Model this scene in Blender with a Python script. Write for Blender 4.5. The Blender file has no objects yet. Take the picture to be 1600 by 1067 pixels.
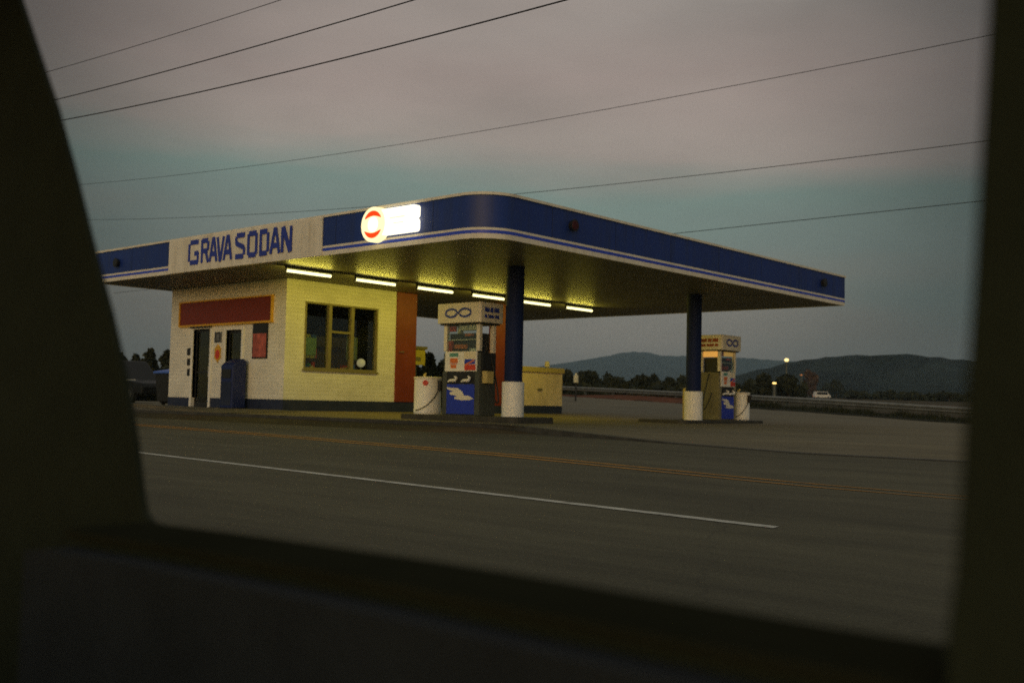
import bpy, math, random
from mathutils import Vector, Matrix
random.seed(11)
R3 = math.radians
scn = bpy.context.scene
COL = scn.collection

# ---------------------------------------------------------------- camera solved from the photograph
FPX = 1644.3629
ROT = ((0.75009878, 0.66096987, 0.02169436), (-0.02243743, 0.05822107, -0.99805154), (-0.66094507, 0.74815047, 0.05850202))
CAM = Vector((13.59575, -14.65524, 0.31343))
def ray(px, py):
    v = ((px - 800) / FPX, (py - 533.5) / FPX, 1.0)
    return Vector([sum(ROT[k][i] * v[k] for k in range(3)) for i in range(3)])
def at_x(px, py, X): d = ray(px, py); return CAM + d * ((X - CAM.x) / d.x)
def at_y(px, py, Y): d = ray(px, py); return CAM + d * ((Y - CAM.y) / d.y)
def at_z(px, py, Z): d = ray(px, py); return CAM + d * ((Z - CAM.z) / d.z)
def at_d(px, py, D): d = ray(px, py); return CAM + d * (D / math.hypot(d.x, d.y))

# ---------------------------------------------------------------- materials
def pmat(name, col, rough=0.6, var=0.12, scale=3.0, bump=0.0, bscale=None, metal=0.0, spec=0.4, coat=0.0, dirt=None, dirt_amt=0.0, dscale=0.7, streak=None):
    m = bpy.data.materials.new(name); m.use_nodes = True
    nt = m.node_tree; N = nt.nodes; L = nt.links
    b = N['Principled BSDF']
    b.inputs['Roughness'].default_value = rough; b.inputs['Metallic'].default_value = metal
    b.inputs['Specular IOR Level'].default_value = spec; b.inputs['Coat Weight'].default_value = coat
    tc = N.new('ShaderNodeTexCoord')
    nz = N.new('ShaderNodeTexNoise'); nz.inputs['Scale'].default_value = scale; nz.inputs['Detail'].default_value = 6; nz.inputs['Roughness'].default_value = 0.65
    L.new(tc.outputs['Object'], nz.inputs['Vector'])
    mx = N.new('ShaderNodeMix'); mx.data_type = 'RGBA'
    mx.inputs['A'].default_value = [c * (1 - var) for c in col] + [1]; mx.inputs['B'].default_value = [min(1, c * (1 + var)) for c in col] + [1]
    mr = N.new('ShaderNodeMapRange'); mr.inputs['From Min'].default_value = 0.3; mr.inputs['From Max'].default_value = 0.7
    L.new(nz.outputs['Fac'], mr.inputs['Value']); L.new(mr.outputs['Result'], mx.inputs['Factor'])
    out = mx.outputs['Result']
    if dirt:
        n2 = N.new('ShaderNodeTexNoise'); n2.inputs['Scale'].default_value = dscale; n2.inputs['Detail'].default_value = 8; n2.inputs['Roughness'].default_value = 0.7
        mpn = N.new('ShaderNodeMapping'); mpn.inputs['Scale'].default_value = streak or (1, 1, 1); L.new(tc.outputs['Object'], mpn.inputs[0]); L.new(mpn.outputs[0], n2.inputs['Vector'])
        r2 = N.new('ShaderNodeMapRange'); r2.inputs['From Min'].default_value = 0.48; r2.inputs['From Max'].default_value = 0.72; r2.inputs['To Max'].default_value = dirt_amt
        L.new(n2.outputs['Fac'], r2.inputs['Value'])
        m2 = N.new('ShaderNodeMix'); m2.data_type = 'RGBA'; m2.inputs['B'].default_value = list(dirt) + [1]
        L.new(r2.outputs['Result'], m2.inputs['Factor']); L.new(out, m2.inputs['A']); out = m2.outputs['Result']
    L.new(out, b.inputs['Base Color'])
    if bump:
        bp = N.new('ShaderNodeBump'); bp.inputs['Strength'].default_value = bump; bp.inputs['Distance'].default_value = 0.01
        nb = N.new('ShaderNodeTexNoise'); nb.inputs['Scale'].default_value = bscale or scale * 8; nb.inputs['Detail'].default_value = 5
        L.new(tc.outputs['Object'], nb.inputs['Vector']); L.new(nb.outputs['Fac'], bp.inputs['Height']); L.new(bp.outputs['Normal'], b.inputs['Normal'])
    m['out'] = 1
    return m
def emat(name, col, strength):
    m = bpy.data.materials.new(name); m.use_nodes = True
    b = m.node_tree.nodes['Principled BSDF']
    b.inputs['Base Color'].default_value = list(col) + [1]
    m.cycles.emission_sampling = 'NONE'
    b.inputs['Emission Color'].default_value = list(col) + [1]; b.inputs['Emission Strength'].default_value = strength
    return m
def brick_mat(name, col, mortar):
    m = bpy.data.materials.new(name); m.use_nodes = True
    nt = m.node_tree; N = nt.nodes; L = nt.links; b = N['Principled BSDF']; b.inputs['Roughness'].default_value = 0.5
    tc = N.new('ShaderNodeTexCoord'); sp = N.new('ShaderNodeSeparateXYZ'); L.new(tc.outputs['Object'], sp.inputs[0])
    ad = N.new('ShaderNodeMath'); ad.operation = 'ADD'; L.new(sp.outputs['X'], ad.inputs[0]); L.new(sp.outputs['Y'], ad.inputs[1])
    cb = N.new('ShaderNodeCombineXYZ'); L.new(ad.outputs[0], cb.inputs['X']); L.new(sp.outputs['Z'], cb.inputs['Y'])
    br = N.new('ShaderNodeTexBrick'); L.new(cb.outputs[0], br.inputs['Vector'])
    br.inputs['Color1'].default_value = [c * 1.03 for c in col] + [1]; br.inputs['Color2'].default_value = [c * 0.93 for c in col] + [1]; br.inputs['Mortar'].default_value = list(mortar) + [1]
    br.inputs['Scale'].default_value = 1.0; br.inputs['Brick Width'].default_value = 0.42; br.inputs['Row Height'].default_value = 0.105; br.inputs['Mortar Size'].default_value = 0.007; br.inputs['Mortar Smooth'].default_value = 0.4
    nz = N.new('ShaderNodeTexNoise'); nz.inputs['Scale'].default_value = 1.1; nz.inputs['Detail'].default_value = 7; L.new(tc.outputs['Object'], nz.inputs['Vector'])
    mr = N.new('ShaderNodeMapRange'); mr.inputs['From Min'].default_value = 0.35; mr.inputs['From Max'].default_value = 0.75; mr.inputs['To Min'].default_value = 1.0; mr.inputs['To Max'].default_value = 0.82; L.new(nz.outputs['Fac'], mr.inputs['Value'])
    mu = N.new('ShaderNodeMix'); mu.data_type = 'RGBA'; mu.blend_type = 'MULTIPLY'; mu.inputs['Factor'].default_value = 1
    L.new(br.outputs['Color'], mu.inputs['A']); L.new(mr.outputs['Result'], mu.inputs['B']); L.new(mu.outputs['Result'], b.inputs['Base Color'])
    bp = N.new('ShaderNodeBump'); bp.inputs['Strength'].default_value = 0.45; bp.inputs['Distance'].default_value = 0.01; bp.invert = True
    L.new(br.outputs['Fac'], bp.inputs['Height']); L.new(bp.outputs['Normal'], b.inputs['Normal'])
    return m
def asphalt_mat(name, base, patch, crack=0.5):
    m = bpy.data.materials.new(name); m.use_nodes = True
    nt = m.node_tree; N = nt.nodes; L = nt.links; b = N['Principled BSDF']; b.inputs['Roughness'].default_value = 0.85; b.inputs['Specular IOR Level'].default_value = 0.25
    tc = N.new('ShaderNodeTexCoord')
    def noise(scale, detail, sx=1, sy=1, rough=0.6):
        mp = N.new('ShaderNodeMapping'); mp.inputs['Scale'].default_value = (sx, sy, 1); L.new(tc.outputs['Object'], mp.inputs['Vector'])
        n = N.new('ShaderNodeTexNoise'); n.inputs['Scale'].default_value = scale; n.inputs['Detail'].default_value = detail; n.inputs['Roughness'].default_value = rough; L.new(mp.outputs[0], n.inputs['Vector']); return n.outputs['Fac']
    def rng(v, a, c, lo, hi):
        r = N.new('ShaderNodeMapRange'); r.inputs['From Min'].default_value = a; r.inputs['From Max'].default_value = c; r.inputs['To Min'].default_value = lo; r.inputs['To Max'].default_value = hi; L.new(v, r.inputs['Value']); return r.outputs['Result']
    def mixc(f, A, B, bt='MIX'):
        x = N.new('ShaderNodeMix'); x.data_type = 'RGBA'; x.blend_type = bt
        if hasattr(f, 'is_linked'): L.new(f, x.inputs['Factor'])
        else: x.inputs['Factor'].default_value = f
        for s, v in (('A', A), ('B', B)):
            if hasattr(v, 'is_linked'): L.new(v, x.inputs[s])
            else: x.inputs[s].default_value = list(v) + [1]
        return x.outputs['Result']
    c = mixc(rng(noise(0.25, 5, 0.35, 1.6), 0.38, 0.66, 0, 1), base, patch)
    c = mixc(1.0, c, rng(noise(70, 3), 0.3, 0.7, 0.72, 1.28), 'MULTIPLY')
    c = mixc(1.0, c, rng(noise(1.6, 8, 0.2, 1.5, 0.75), 0.35, 0.7, 0.74, 1.20), 'MULTIPLY')
    vo = N.new('ShaderNodeTexVoronoi'); vo.feature = 'DISTANCE_TO_EDGE'; vo.inputs['Scale'].default_value = 0.22
    wv = N.new('ShaderNodeTexNoise'); wv.inputs['Scale'].default_value = 1.3; wv.inputs['Detail'].default_value = 6; L.new(tc.outputs['Object'], wv.inputs['Vector'])
    va = N.new('ShaderNodeVectorMath'); va.operation = 'MULTIPLY_ADD'; L.new(wv.outputs['Color'], va.inputs[0]); va.inputs[1].default_value = (1.2, 1.2, 1.2); L.new(tc.outputs['Object'], va.inputs[2]); L.new(va.outputs[0], vo.inputs['Vector'])
    ck = rng(vo.outputs['Distance'], 0.0, 0.006, crack, 0.0)
    c = mixc(ck, c, (0.018, 0.016, 0.012)); L.new(c, b.inputs['Base Color'])
    bp = N.new('ShaderNodeBump'); bp.inputs['Strength'].default_value = 0.35; bp.inputs['Distance'].default_value = 0.01; L.new(noise(90, 3), bp.inputs['Height']); L.new(bp.outputs['Normal'], b.inputs['Normal'])
    return m
def leaf_mat(name, a, c):
    m = bpy.data.materials.new(name); m.use_nodes = True
    nt = m.node_tree; N = nt.nodes; L = nt.links; b = N['Principled BSDF']; b.inputs['Roughness'].default_value = 0.7; b.inputs['Specular IOR Level'].default_value = 0.2
    g = N.new('ShaderNodeNewGeometry'); mx = N.new('ShaderNodeMix'); mx.data_type = 'RGBA'; mx.inputs['A'].default_value = list(a) + [1]; mx.inputs['B'].default_value = list(c) + [1]
    L.new(g.outputs['Random Per Island'], mx.inputs['Factor']); L.new(mx.outputs['Result'], b.inputs['Base Color'])
    return m
def glass_mat(name, tint=(0.8, 0.85, 0.82)):
    m = bpy.data.materials.new(name); m.use_nodes = True
    nt = m.node_tree; N = nt.nodes; L = nt.links
    for n in list(N): N.remove(n)
    o = N.new('ShaderNodeOutputMaterial'); t = N.new('ShaderNodeBsdfTransparent'); t.inputs[0].default_value = list(tint) + [1]
    g = N.new('ShaderNodeBsdfGlossy'); g.inputs['Roughness'].default_value = 0.02; f = N.new('ShaderNodeFresnel'); ge = N.new('ShaderNodeNewGeometry'); mm = N.new('ShaderNodeMath'); mm.operation = 'MULTIPLY_ADD'; L.new(ge.outputs['Backfacing'], mm.inputs[0]); mm.inputs[1].default_value = 1 / 1.5 - 1.5; mm.inputs[2].default_value = 1.5; L.new(mm.outputs[0], f.inputs[0])
    mx = N.new('ShaderNodeMixShader'); L.new(f.outputs[0], mx.inputs[0]); L.new(t.outputs[0], mx.inputs[1]); L.new(g.outputs[0], mx.inputs[2]); L.new(mx.outputs[0], o.inputs['Surface'])
    return m
def ribbed_mat(name, col):
    m = pmat(name, col, rough=0.5, var=0.1, scale=0.8, spec=0.1, dirt=(col[0] * .5, col[1] * .48, col[2] * .4), dirt_amt=0.5)
    nt = m.node_tree; N = nt.nodes; L = nt.links; b = N['Principled BSDF']
    tc = N.new('ShaderNodeTexCoord'); w = N.new('ShaderNodeTexWave'); w.bands_direction = 'X'; w.inputs['Scale'].default_value = 1.05; w.wave_profile = 'SAW'; w.inputs['Distortion'].default_value = 0.0
    L.new(tc.outputs['Object'], w.inputs['Vector']); bp = N.new('ShaderNodeBump'); bp.inputs['Strength'].default_value = 0.35; bp.inputs['Distance'].default_value = 0.02
    L.new(w.outputs['Fac'], bp.inputs['Height']); L.new(bp.outputs['Normal'], b.inputs['Normal'])
    sp = N.new('ShaderNodeSeparateXYZ'); L.new(tc.outputs['Object'], sp.inputs[0]); last = b.inputs['Base Color'].links[0].from_socket
    for ax, per, th, lo in (('X', .40, .035, .55), ('Y', 3.1, .006, .5)):
        dv = N.new('ShaderNodeMath'); dv.operation = 'DIVIDE'; L.new(sp.outputs[ax], dv.inputs[0]); dv.inputs[1].default_value = per
        fr = N.new('ShaderNodeMath'); fr.operation = 'FRACT'; L.new(dv.outputs[0], fr.inputs[0]); lt = N.new('ShaderNodeMath'); lt.operation = 'LESS_THAN'; L.new(fr.outputs[0], lt.inputs[0]); lt.inputs[1].default_value = th
        mxx = N.new('ShaderNodeMix'); mxx.data_type = 'RGBA'; mxx.blend_type = 'MULTIPLY'; mxx.inputs['B'].default_value = (lo, lo, lo, 1); L.new(lt.outputs[0], mxx.inputs['Factor']); L.new(last, mxx.inputs['A']); last = mxx.outputs['Result']
    L.new(last, b.inputs['Base Color'])
    return m
def earth_mat(name):
    m = pmat(name, (0.075, 0.062, 0.03), rough=0.95, var=0.45, scale=0.35, bump=0.6, bscale=6, spec=0.1, dirt=(0.16, 0.07, 0.035), dirt_amt=0.8, dscale=0.12)
    return m

M = dict(
    road=asphalt_mat('aged_asphalt', (0.128, 0.112, 0.063), (0.092, 0.081, 0.047), 0.22),
    lot=asphalt_mat('worn_forecourt_concrete', (0.22, 0.178, 0.098), (0.16, 0.132, 0.078), 0.2),
    walk=asphalt_mat('walkway_concrete', (0.17, 0.145, 0.09), (0.14, 0.12, 0.075), 0.2),
    ground=earth_mat('dry_earth'),
    dirt=pmat('red_brown_soil', (0.17, 0.062, 0.028), 0.95, 0.4, 1.2, 0.5, spec=0.1, dirt=(0.05, 0.04, 0.02), dirt_amt=0.8, dscale=0.5),
    verge=pmat('dark_verge_soil', (0.035, 0.033, 0.017), 0.95, 0.4, 1.5, 0.5, spec=0.1),
    kerb=pmat('dark_painted_kerb', (0.045, 0.042, 0.03), 0.7, 0.3, 4, 0.3, dirt=(0.12, 0.11, 0.08), dirt_amt=0.4, dscale=3),
    white_line=pmat('worn_white_road_paint', (0.62, 0.58, 0.46), 0.8, 0.2, 6, 0.2, dirt=(0.16, 0.14, 0.09), dirt_amt=0.8, dscale=5),
    yellow_line=pmat('worn_yellow_road_paint', (0.50, 0.22, 0.02), 0.8, 0.2, 6, 0.2, dirt=(0.16, 0.13, 0.08), dirt_amt=0.75, dscale=5),
    brick=brick_mat('white_painted_brick', (0.86, 0.83, 0.70), (0.76, 0.73, 0.60)),
    navy=pmat('navy_enamel', (0.010, 0.035, 0.200), 0.5, 0.12, 0.9, 0.0, spec=0.5, dirt=(0.022, 0.034, 0.085), dirt_amt=0.6, dscale=1.0, streak=(4, 4, .35)),
    stripe=pmat('bright_blue_stripe', (0.035, 0.075, 0.55), 0.4, 0.08, 2),
    cream=pmat('cream_enamel', (0.82, 0.76, 0.60), 0.45, 0.06, 1.5, dirt=(0.42, 0.35, 0.22), dirt_amt=0.5, dscale=1.0, streak=(4, 4, .5)),
    white=pmat('white_enamel', (0.88, 0.86, 0.76), 0.45, 0.05, 2, dirt=(0.5, 0.45, 0.32), dirt_amt=0.35, dscale=2.5),
    letter=pmat('blue_sign_letter', (0.03, 0.05, 0.33), 0.45, 0.1, 3),
    soffit=ribbed_mat('ribbed_metal_soffit', (0.20, 0.188, 0.125)),
    roof=pmat('roof_gravel', (0.25, 0.23, 0.2), 0.95, 0.3, 6, 0.4),
    skirt=pmat('navy_skirting_paint', (0.018, 0.026, 0.06), 0.55, 0.3, 2, dirt=(0.05, 0.045, 0.03), dirt_amt=0.4, dscale=2),
    red=pmat('rust_red_paint', (0.20, 0.030, 0.008), 0.5, 0.15, 1.5, dirt=(0.25, 0.06, 0.03), dirt_amt=0.5, dscale=1.5),
    sign_red=pmat('dull_red_sign_face', (0.20, 0.028, 0.010), 0.5, 0.1, 1.2),
    yellow=pmat('yellow_paint', (0.72, 0.40, 0.03), 0.5, 0.1, 2),
    dull_yellow=pmat('dull_yellow_board', (0.60, 0.50, 0.06), 0.5, 0.12, 3),
    frame=pmat('dull_bronze_frame', (0.22, 0.19, 0.08), 0.45, 0.15, 4),
    seal=pmat('matt_black_seal', (0.030, 0.031, 0.019), 1.0, 0.2, 5, spec=0.0),
    col_navy=pmat('dark_navy_column_paint', (0.008, 0.017, 0.072), 0.65, 0.15, 1.5, spec=0.2, dirt=(0.012, 0.014, 0.03), dirt_amt=0.5),
    rail=pmat('dull_rail_steel', (0.21, 0.21, 0.18), 0.5, 0.25, 2, metal=0.3),
    car_glass=pmat('dark_car_glass', (0.012, 0.012, 0.012), 0.4, 0.1, 2, spec=0.15),
    olive_panel=pmat('olive_tan_panel', (0.20, 0.18, 0.10), 0.5, 0.2, 2),
    lens_reflection=pmat('dull_red_reflection', (0.06, 0.012, 0.014), 0.5, 0.2, 5, spec=0.2),  # red tint is a reflection painted into the lens colour
    text_red=pmat('faded_red_text', (0.30, 0.05, 0.02), 0.5, 0.3, 6),
    dark=pmat('black_rubber', (0.02, 0.02, 0.018), 0.5, 0.2, 5),
    darkgrey=pmat('dark_grey_metal', (0.075, 0.08, 0.062), 0.45, 0.2, 3, metal=0.2),
    grey=pmat('weathered_grey_steel', (0.20, 0.20, 0.19), 0.5, 0.2, 3, metal=0.3),
    galv=pmat('galvanised_steel', (0.42, 0.42, 0.38), 0.42, 0.2, 2, metal=0.55),
    pump_blue=pmat('pump_panel_blue', (0.018, 0.042, 0.42), 0.35, 0.1, 2, spec=0.5),
    bird=pmat('white_emblem', (0.80, 0.75, 0.60), 0.5, 0.05, 4),
    orange=pmat('orange_print', (0.75, 0.20, 0.05), 0.55, 0.15, 20),
    print_red=pmat('red_print', (0.62, 0.06, 0.03), 0.55, 0.15, 20),
    print_teal=pmat('teal_print', (0.12, 0.32, 0.25), 0.55, 0.15, 20),
    paper=pmat('cream_paper', (0.78, 0.70, 0.50), 0.7, 0.08, 12),
    tan=pmat('tan_stucco', (0.82, 0.66, 0.42), 0.8, 0.1, 2.5, 0.4, bscale=25, dirt=(0.3, 0.23, 0.1), dirt_amt=0.4, dscale=1.5),
    tan_cap=pmat('yellow_tan_cap', (0.58, 0.46, 0.16), 0.7, 0.1, 2),
    glass=glass_mat('window_glass'),
    dark_glass=glass_mat('smoked_glass', (0.45, 0.47, 0.42)),
    inner=pmat('shop_interior_wall', (0.16, 0.14, 0.09), 0.8, 0.15, 1),
    wood=pmat('shop_counter_wood', (0.10, 0.06, 0.03), 0.6, 0.2, 4),
    bark=pmat('dark_bark', (0.06, 0.045, 0.03), 0.9, 0.3, 8, 0.5),
    leaf=leaf_mat('dark_foliage', (0.013, 0.016, 0.005), (0.042, 0.044, 0.015)),
    leaf_brown=leaf_mat('browning_foliage', (0.05, 0.03, 0.012), (0.12, 0.065, 0.03)),
    hill=pmat('forested_hillside', (0.022, 0.029, 0.022), 0.95, 0.6, 0.02, 0.0, spec=0.05),
    wire=pmat('black_cable', (0.015, 0.015, 0.014), 0.6, 0.1, 2),
    tube=emat('fluorescent_tube', (1.0, 0.90, 0.42), 2.3),
    sign_lit=emat('lit_sign_acrylic', (1.0, 0.94, 0.72), 1.45),
    sign_rim=emat('lit_sign_disc', (1.0, 0.88, 0.50), 1.05),
    sign_arc=emat('lit_red_acrylic', (1.0, 0.055, 0.002), 0.85),
    sign_faint=emat('lit_sign_faint_print', (1.0, 0.88, 0.58), 0.90),
    lamp_glow=emat('street_lamp_glow', (1.0, 0.72, 0.28), 1.9),
    lamp_small=emat('small_lamp_glow', (1.0, 0.66, 0.20), 2.2),
    lamp_orange=emat('orange_lamp_glow', (1.0, 0.35, 0.10), 0.22),
    globe=emat('lit_globe', (1.0, 0.80, 0.45), 0.30),
    tail=emat('tail_lamp_glow', (1.0, 0.12, 0.05), 0.20),
    pump_glow=emat('pump_display_glow', (1.0, 0.52, 0.12), 0.42),
    blue_lid=pmat('blue_plastic_lid', (0.06, 0.14, 0.50), 0.45, 0.1, 3),
    bin_navy=pmat('navy_bin_plastic', (0.013, 0.022, 0.10), 0.45, 0.15, 2),
    car_black=pmat('dark_car_paint', (0.012, 0.013, 0.012), 0.5, 0.1, 2, spec=0.2),
    van_white=pmat('white_van_paint', (0.80, 0.76, 0.66), 0.4, 0.05, 2),
    car_trim=pmat('black_cabin_trim', (0.026, 0.033, 0.019), 0.85, 0.15, 14, 0.3, bscale=160, spec=0.25),
    car_panel=pmat('slate_blue_door_card', (0.028, 0.034, 0.039), 0.85, 0.2, 10, 0.4, bscale=140, spec=0.25),
    car_seat=pmat('charcoal_seat_cloth', (0.06, 0.06, 0.05), 0.9, 0.2, 30, 0.4),
    car_body=pmat('dark_green_car_paint', (0.03, 0.045, 0.035), 0.3, 0.1, 1, coat=0.6),
)

M['tube'].cycles.emission_sampling = 'FRONT'; M['sign_lit'].cycles.emission_sampling = 'FRONT'
# ---------------------------------------------------------------- mesh helpers
class MB:
    def __init__(self): self.v = []; self.f = []
    def face(self, pts):
        n = len(self.v); self.v += [tuple(p) for p in pts]; self.f.append(tuple(range(n, n + len(pts))))
    def box(self, x0, x1, y0, y1, z0, z1):
        n = len(self.v)
        self.v += [(x0, y0, z0), (x1, y0, z0), (x1, y1, z0), (x0, y1, z0), (x0, y0, z1), (x1, y0, z1), (x1, y1, z1), (x0, y1, z1)]
        for q in ((3, 2, 1, 0), (4, 5, 6, 7), (0, 1, 5, 4), (1, 2, 6, 5), (2, 3, 7, 6), (3, 0, 4, 7)): self.f.append(tuple(n + i for i in q))
        return self
    def tube(self, pts, r, n=10, cap=True):
        pts = [Vector(p) for p in pts]; rs = r if isinstance(r, (list, tuple)) else [r] * len(pts)
        base = len(self.v); up = None
        for i, p in enumerate(pts):
            t = (pts[min(i + 1, len(pts) - 1)] - pts[max(i - 1, 0)]).normalized()
            if up is None:
                a = Vector((0, 0, 1)) if abs(t.z) < 0.9 else Vector((1, 0, 0)); up = t.cross(a).normalized()
            up = (up - t * up.dot(t)).normalized(); w = t.cross(up)
            for k in range(n):
                an = 2 * math.pi * k / n; self.v.append(tuple(p + (up * math.cos(an) + w * math.sin(an)) * rs[i]))
        for i in range(len(pts) - 1):
            for k in range(n):
                a = base + i * n + k; b2 = base + i * n + (k + 1) % n; self.f.append((a, b2, b2 + n, a + n))
        if cap:
            self.f.append(tuple(base + k for k in range(n))[::-1]); e = base + (len(pts) - 1) * n; self.f.append(tuple(e + k for k in range(n)))
        return self
    def cyl(self, x, y, z0, z1, r0, r1=None, n=24): return self.tube([(x, y, z0), (x, y, z1)], [r0, r0 if r1 is None else r1], n)
    def prism(self, poly, ext):                       # poly: 3-D points of one face (any order), ext: vector
        n = len(self.v); k = len(poly); e = Vector(ext)
        self.v += [tuple(Vector(p)) for p in poly] + [tuple(Vector(p) + e) for p in poly]
        self.f.append(tuple(range(n, n + k))); self.f.append(tuple(range(n + 2 * k - 1, n + k - 1, -1)))
        for i in range(k):
            j = (i + 1) % k; self.f.append((n + j, n + i, n + k + i, n + k + j))
        return self
    def sphere(self, c, r, nu=16, nv=10, sz=1.0):
        base = len(self.v)
        for j in range(nv + 1):
            th = math.pi * j / nv
            for i in range(nu):
                ph = 2 * math.pi * i / nu; self.v.append((c[0] + r * math.sin(th) * math.cos(ph), c[1] + r * math.sin(th) * math.sin(ph), c[2] + r * sz * math.cos(th)))
        for j in range(nv):
            for i in range(nu):
                a = base + j * nu + i; b2 = base + j * nu + (i + 1) % nu; self.f.append((a, a + nu, b2 + nu, b2))
        return self
    def stroke(self, pts, w, fn, z0=0.0, dz=0.01):    # flat ribbon: 2-D points through fn(u, v, depth) -> 3-D
        for i in range(len(pts) - 1):
            (x0, y0), (x1, y1) = pts[i], pts[i + 1]; l = math.hypot(x1 - x0, y1 - y0) or 1e-6
            nx, ny = -(y1 - y0) / l * w / 2, (x1 - x0) / l * w / 2
            d = z0 + 0.0007 * i; q = [(x0 + nx, y0 + ny), (x1 + nx, y1 + ny), (x1 - nx, y1 - ny), (x0 - nx, y0 - ny)]
            a = [fn(u, v, d) for u, v in q]; c = [fn(u, v, d + dz) for u, v in q]
            n = len(self.v); self.v += [tuple(p) for p in a + c]
            self.f += [(n, n + 1, n + 2, n + 3), (n + 7, n + 6, n + 5, n + 4)] + [(n + (i2 + 1) % 4, n + i2, n + 4 + i2, n + 4 + (i2 + 1) % 4) for i2 in range(4)]
        return self
    def build(self, name, m, parent=None, smooth=False, bevel=0.0):
        off = BASE.get(parent.name, Vector((0, 0, 0))) if parent else Vector((0, 0, 0))
        me = bpy.data.meshes.new(name); me.from_pydata([tuple(Vector(p) - off) for p in self.v], [], self.f); me.validate(); me.update()
        me.materials.append(m)
        import bmesh
        bm = bmesh.new(); bm.from_mesh(me); bmesh.ops.recalc_face_normals(bm, faces=bm.faces)
        if smooth:
            for f in bm.faces: f.smooth = True
            for e in bm.edges:
                if len(e.link_faces) != 2 or e.calc_face_angle(0) > R3(38): e.smooth = False
        bm.to_mesh(me); bm.free()
        o = bpy.data.objects.new(name, me); COL.objects.link(o)
        if parent: o.parent = parent; BASE[o.name] = off
        if bevel:
            md = o.modifiers.new('bevel', 'BEVEL'); md.width = bevel; md.segments = 2; md.limit_method = 'ANGLE'; md.angle_limit = R3(40)
        return o
BASE = {}
def tag(o, label=None, cat=None, group=None, kind=None):
    if label: o['label'] = label
    if cat: o['category'] = cat
    if group: o['group'] = group
    if kind: o['kind'] = kind
    return o
def thing(name, loc, label, cat, group=None, local=False, rotz=0.0):
    o = bpy.data.objects.new(name, None); COL.objects.link(o); o.location = loc; o.rotation_euler = (0, 0, rotz); o.empty_display_size = 0.2
    BASE[o.name] = Vector((0, 0, 0)) if local else Vector(loc)
    return tag(o, label, cat, group)
def interp(x, xs, ys):
    if x <= xs[0]: return ys[0]
    for i in range(len(xs) - 1):
        if x <= xs[i + 1]: t = (x - xs[i]) / (xs[i + 1] - xs[i]); return ys[i] * (1 - t) + ys[i + 1] * t
    return ys[-1]
def sstep(t): t = max(0, min(1, t)); return t * t * (3 - 2 * t)

S = 3.5                                               # soffit height
BX, BY = -9.44, 2.30                                  # shop corner
# ---------------------------------------------------------------- terrain
RAILX = [-90, -42.5, -26.9, -19.3, -12.5, -4.7, 6, 40]
RAILY = [68, 55.7, 49.65, 44.9, 42.7, 40.4, 37.5, 30]
RAILZ = [1.6, 1.08, 0.62, 0.40, 0.16, -0.16, -0.5, -0.8]
def roadz(y): return -0.28 + (max(-20.0, y) + 1.5) * 0.05
KX = [-60, -12, 0.8, 2.3, 4.0, 7.1, 9.2, 30, 60]; KY = [-0.1, -0.15, -0.17, -0.46, -0.75, -1.48, -1.5, -1.5, -1.5]
def kerby(x): return interp(x, KX, KY)
def kerbh(x): return interp(x, [0.8, 4.5], [0.13, 0.010])
def lotz(x, y):
    ky = kerby(x); fz = roadz(ky) + kerbh(x)
    mid = interp(x, [-15, -9.6, -6.2, 5, 30], [0.0, 0.0, -0.13, -0.16, -0.2])
    z = fz + (mid - fz) * sstep((y - ky) / 2.2)
    ry, rz = interp(x, RAILX, RAILY), interp(x, RAILX, RAILZ)
    return z + (rz - mid) * sstep((y - 17) / (ry - 17))
def terr(x, y):
    ky = kerby(x)
    if y < -19: return roadz(-19) - 0.05 - min(3, max(0, -y - 25) * 0.01)
    if y < ky: return roadz(y) - 0.05
    ry = interp(x, RAILX, RAILY)
    if y < ry: return lotz(x, y) - 0.04
    d = y - ry; return lotz(x, ry) - 0.04 - 0.5 * sstep(d / 5) + 0.010 * min(d, 320) * sstep(d / 15) + 0.5 * sstep((d - 20) / 60)
def sheet(name, xs, ys, zf, m):
    mb = MB(); n = len(xs)
    for y in ys:
        for x in xs:
            yy = y(x) if callable(y) else y
            mb.v.append((x, yy, zf(x, yy)))
    for j in range(len(ys) - 1):
        for i in range(n - 1): a = j * n + i; mb.f.append((a, a + 1, a + n + 1, a + n))
    o = mb.build(name, m)
    for p in o.data.polygons: p.use_smooth = True
    return tag(o, kind='structure')
def rngf(a, b, s): return [a + (b - a) * i / max(1, round((b - a) / s)) for i in range(max(1, round((b - a) / s)) + 1)]
gx = [-3900, -2500, -1500, -900, -600, -400, -300, -230, -180, -140, -110] + rngf(-90, 40, 2.5) + [50, 70, 100, 150, 220, 320, 500, 800, 1300, 1900]
gy = [-480, -250, -120, -60, -40, -30, -25, -20, -19] + rngf(-18, 72, 1.5) + [76, 82, 90, 100, 112, 125, 140, 160, 190, 230, 280, 340, 420, 600, 900, 1400, 2200, 3100, 4000]
sheet('ground', gx, gy, terr, M['ground'])
rx = [-400, -250, -150, -100, -70] + rngf(-50, 40, 2.5) + [50, 70, 100, 160, 260, 400]
sheet('road', rx, rngf(-18.6, -2.0, 1.0) + [lambda x: kerby(x) - 0.02], lambda x, y: roadz(y), M['road'])
LX = rngf(-60, 40, 1.25)
sheet('forecourt', LX, [lambda x, t=t: kerby(x) + (interp(x, RAILX, RAILY) - 2.4 - kerby(x)) * t for t in [0, .008, .016, .026, .036, .048, .062, .08] + rngf(.1, 1, .03)], lotz, M['lot'])
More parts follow.
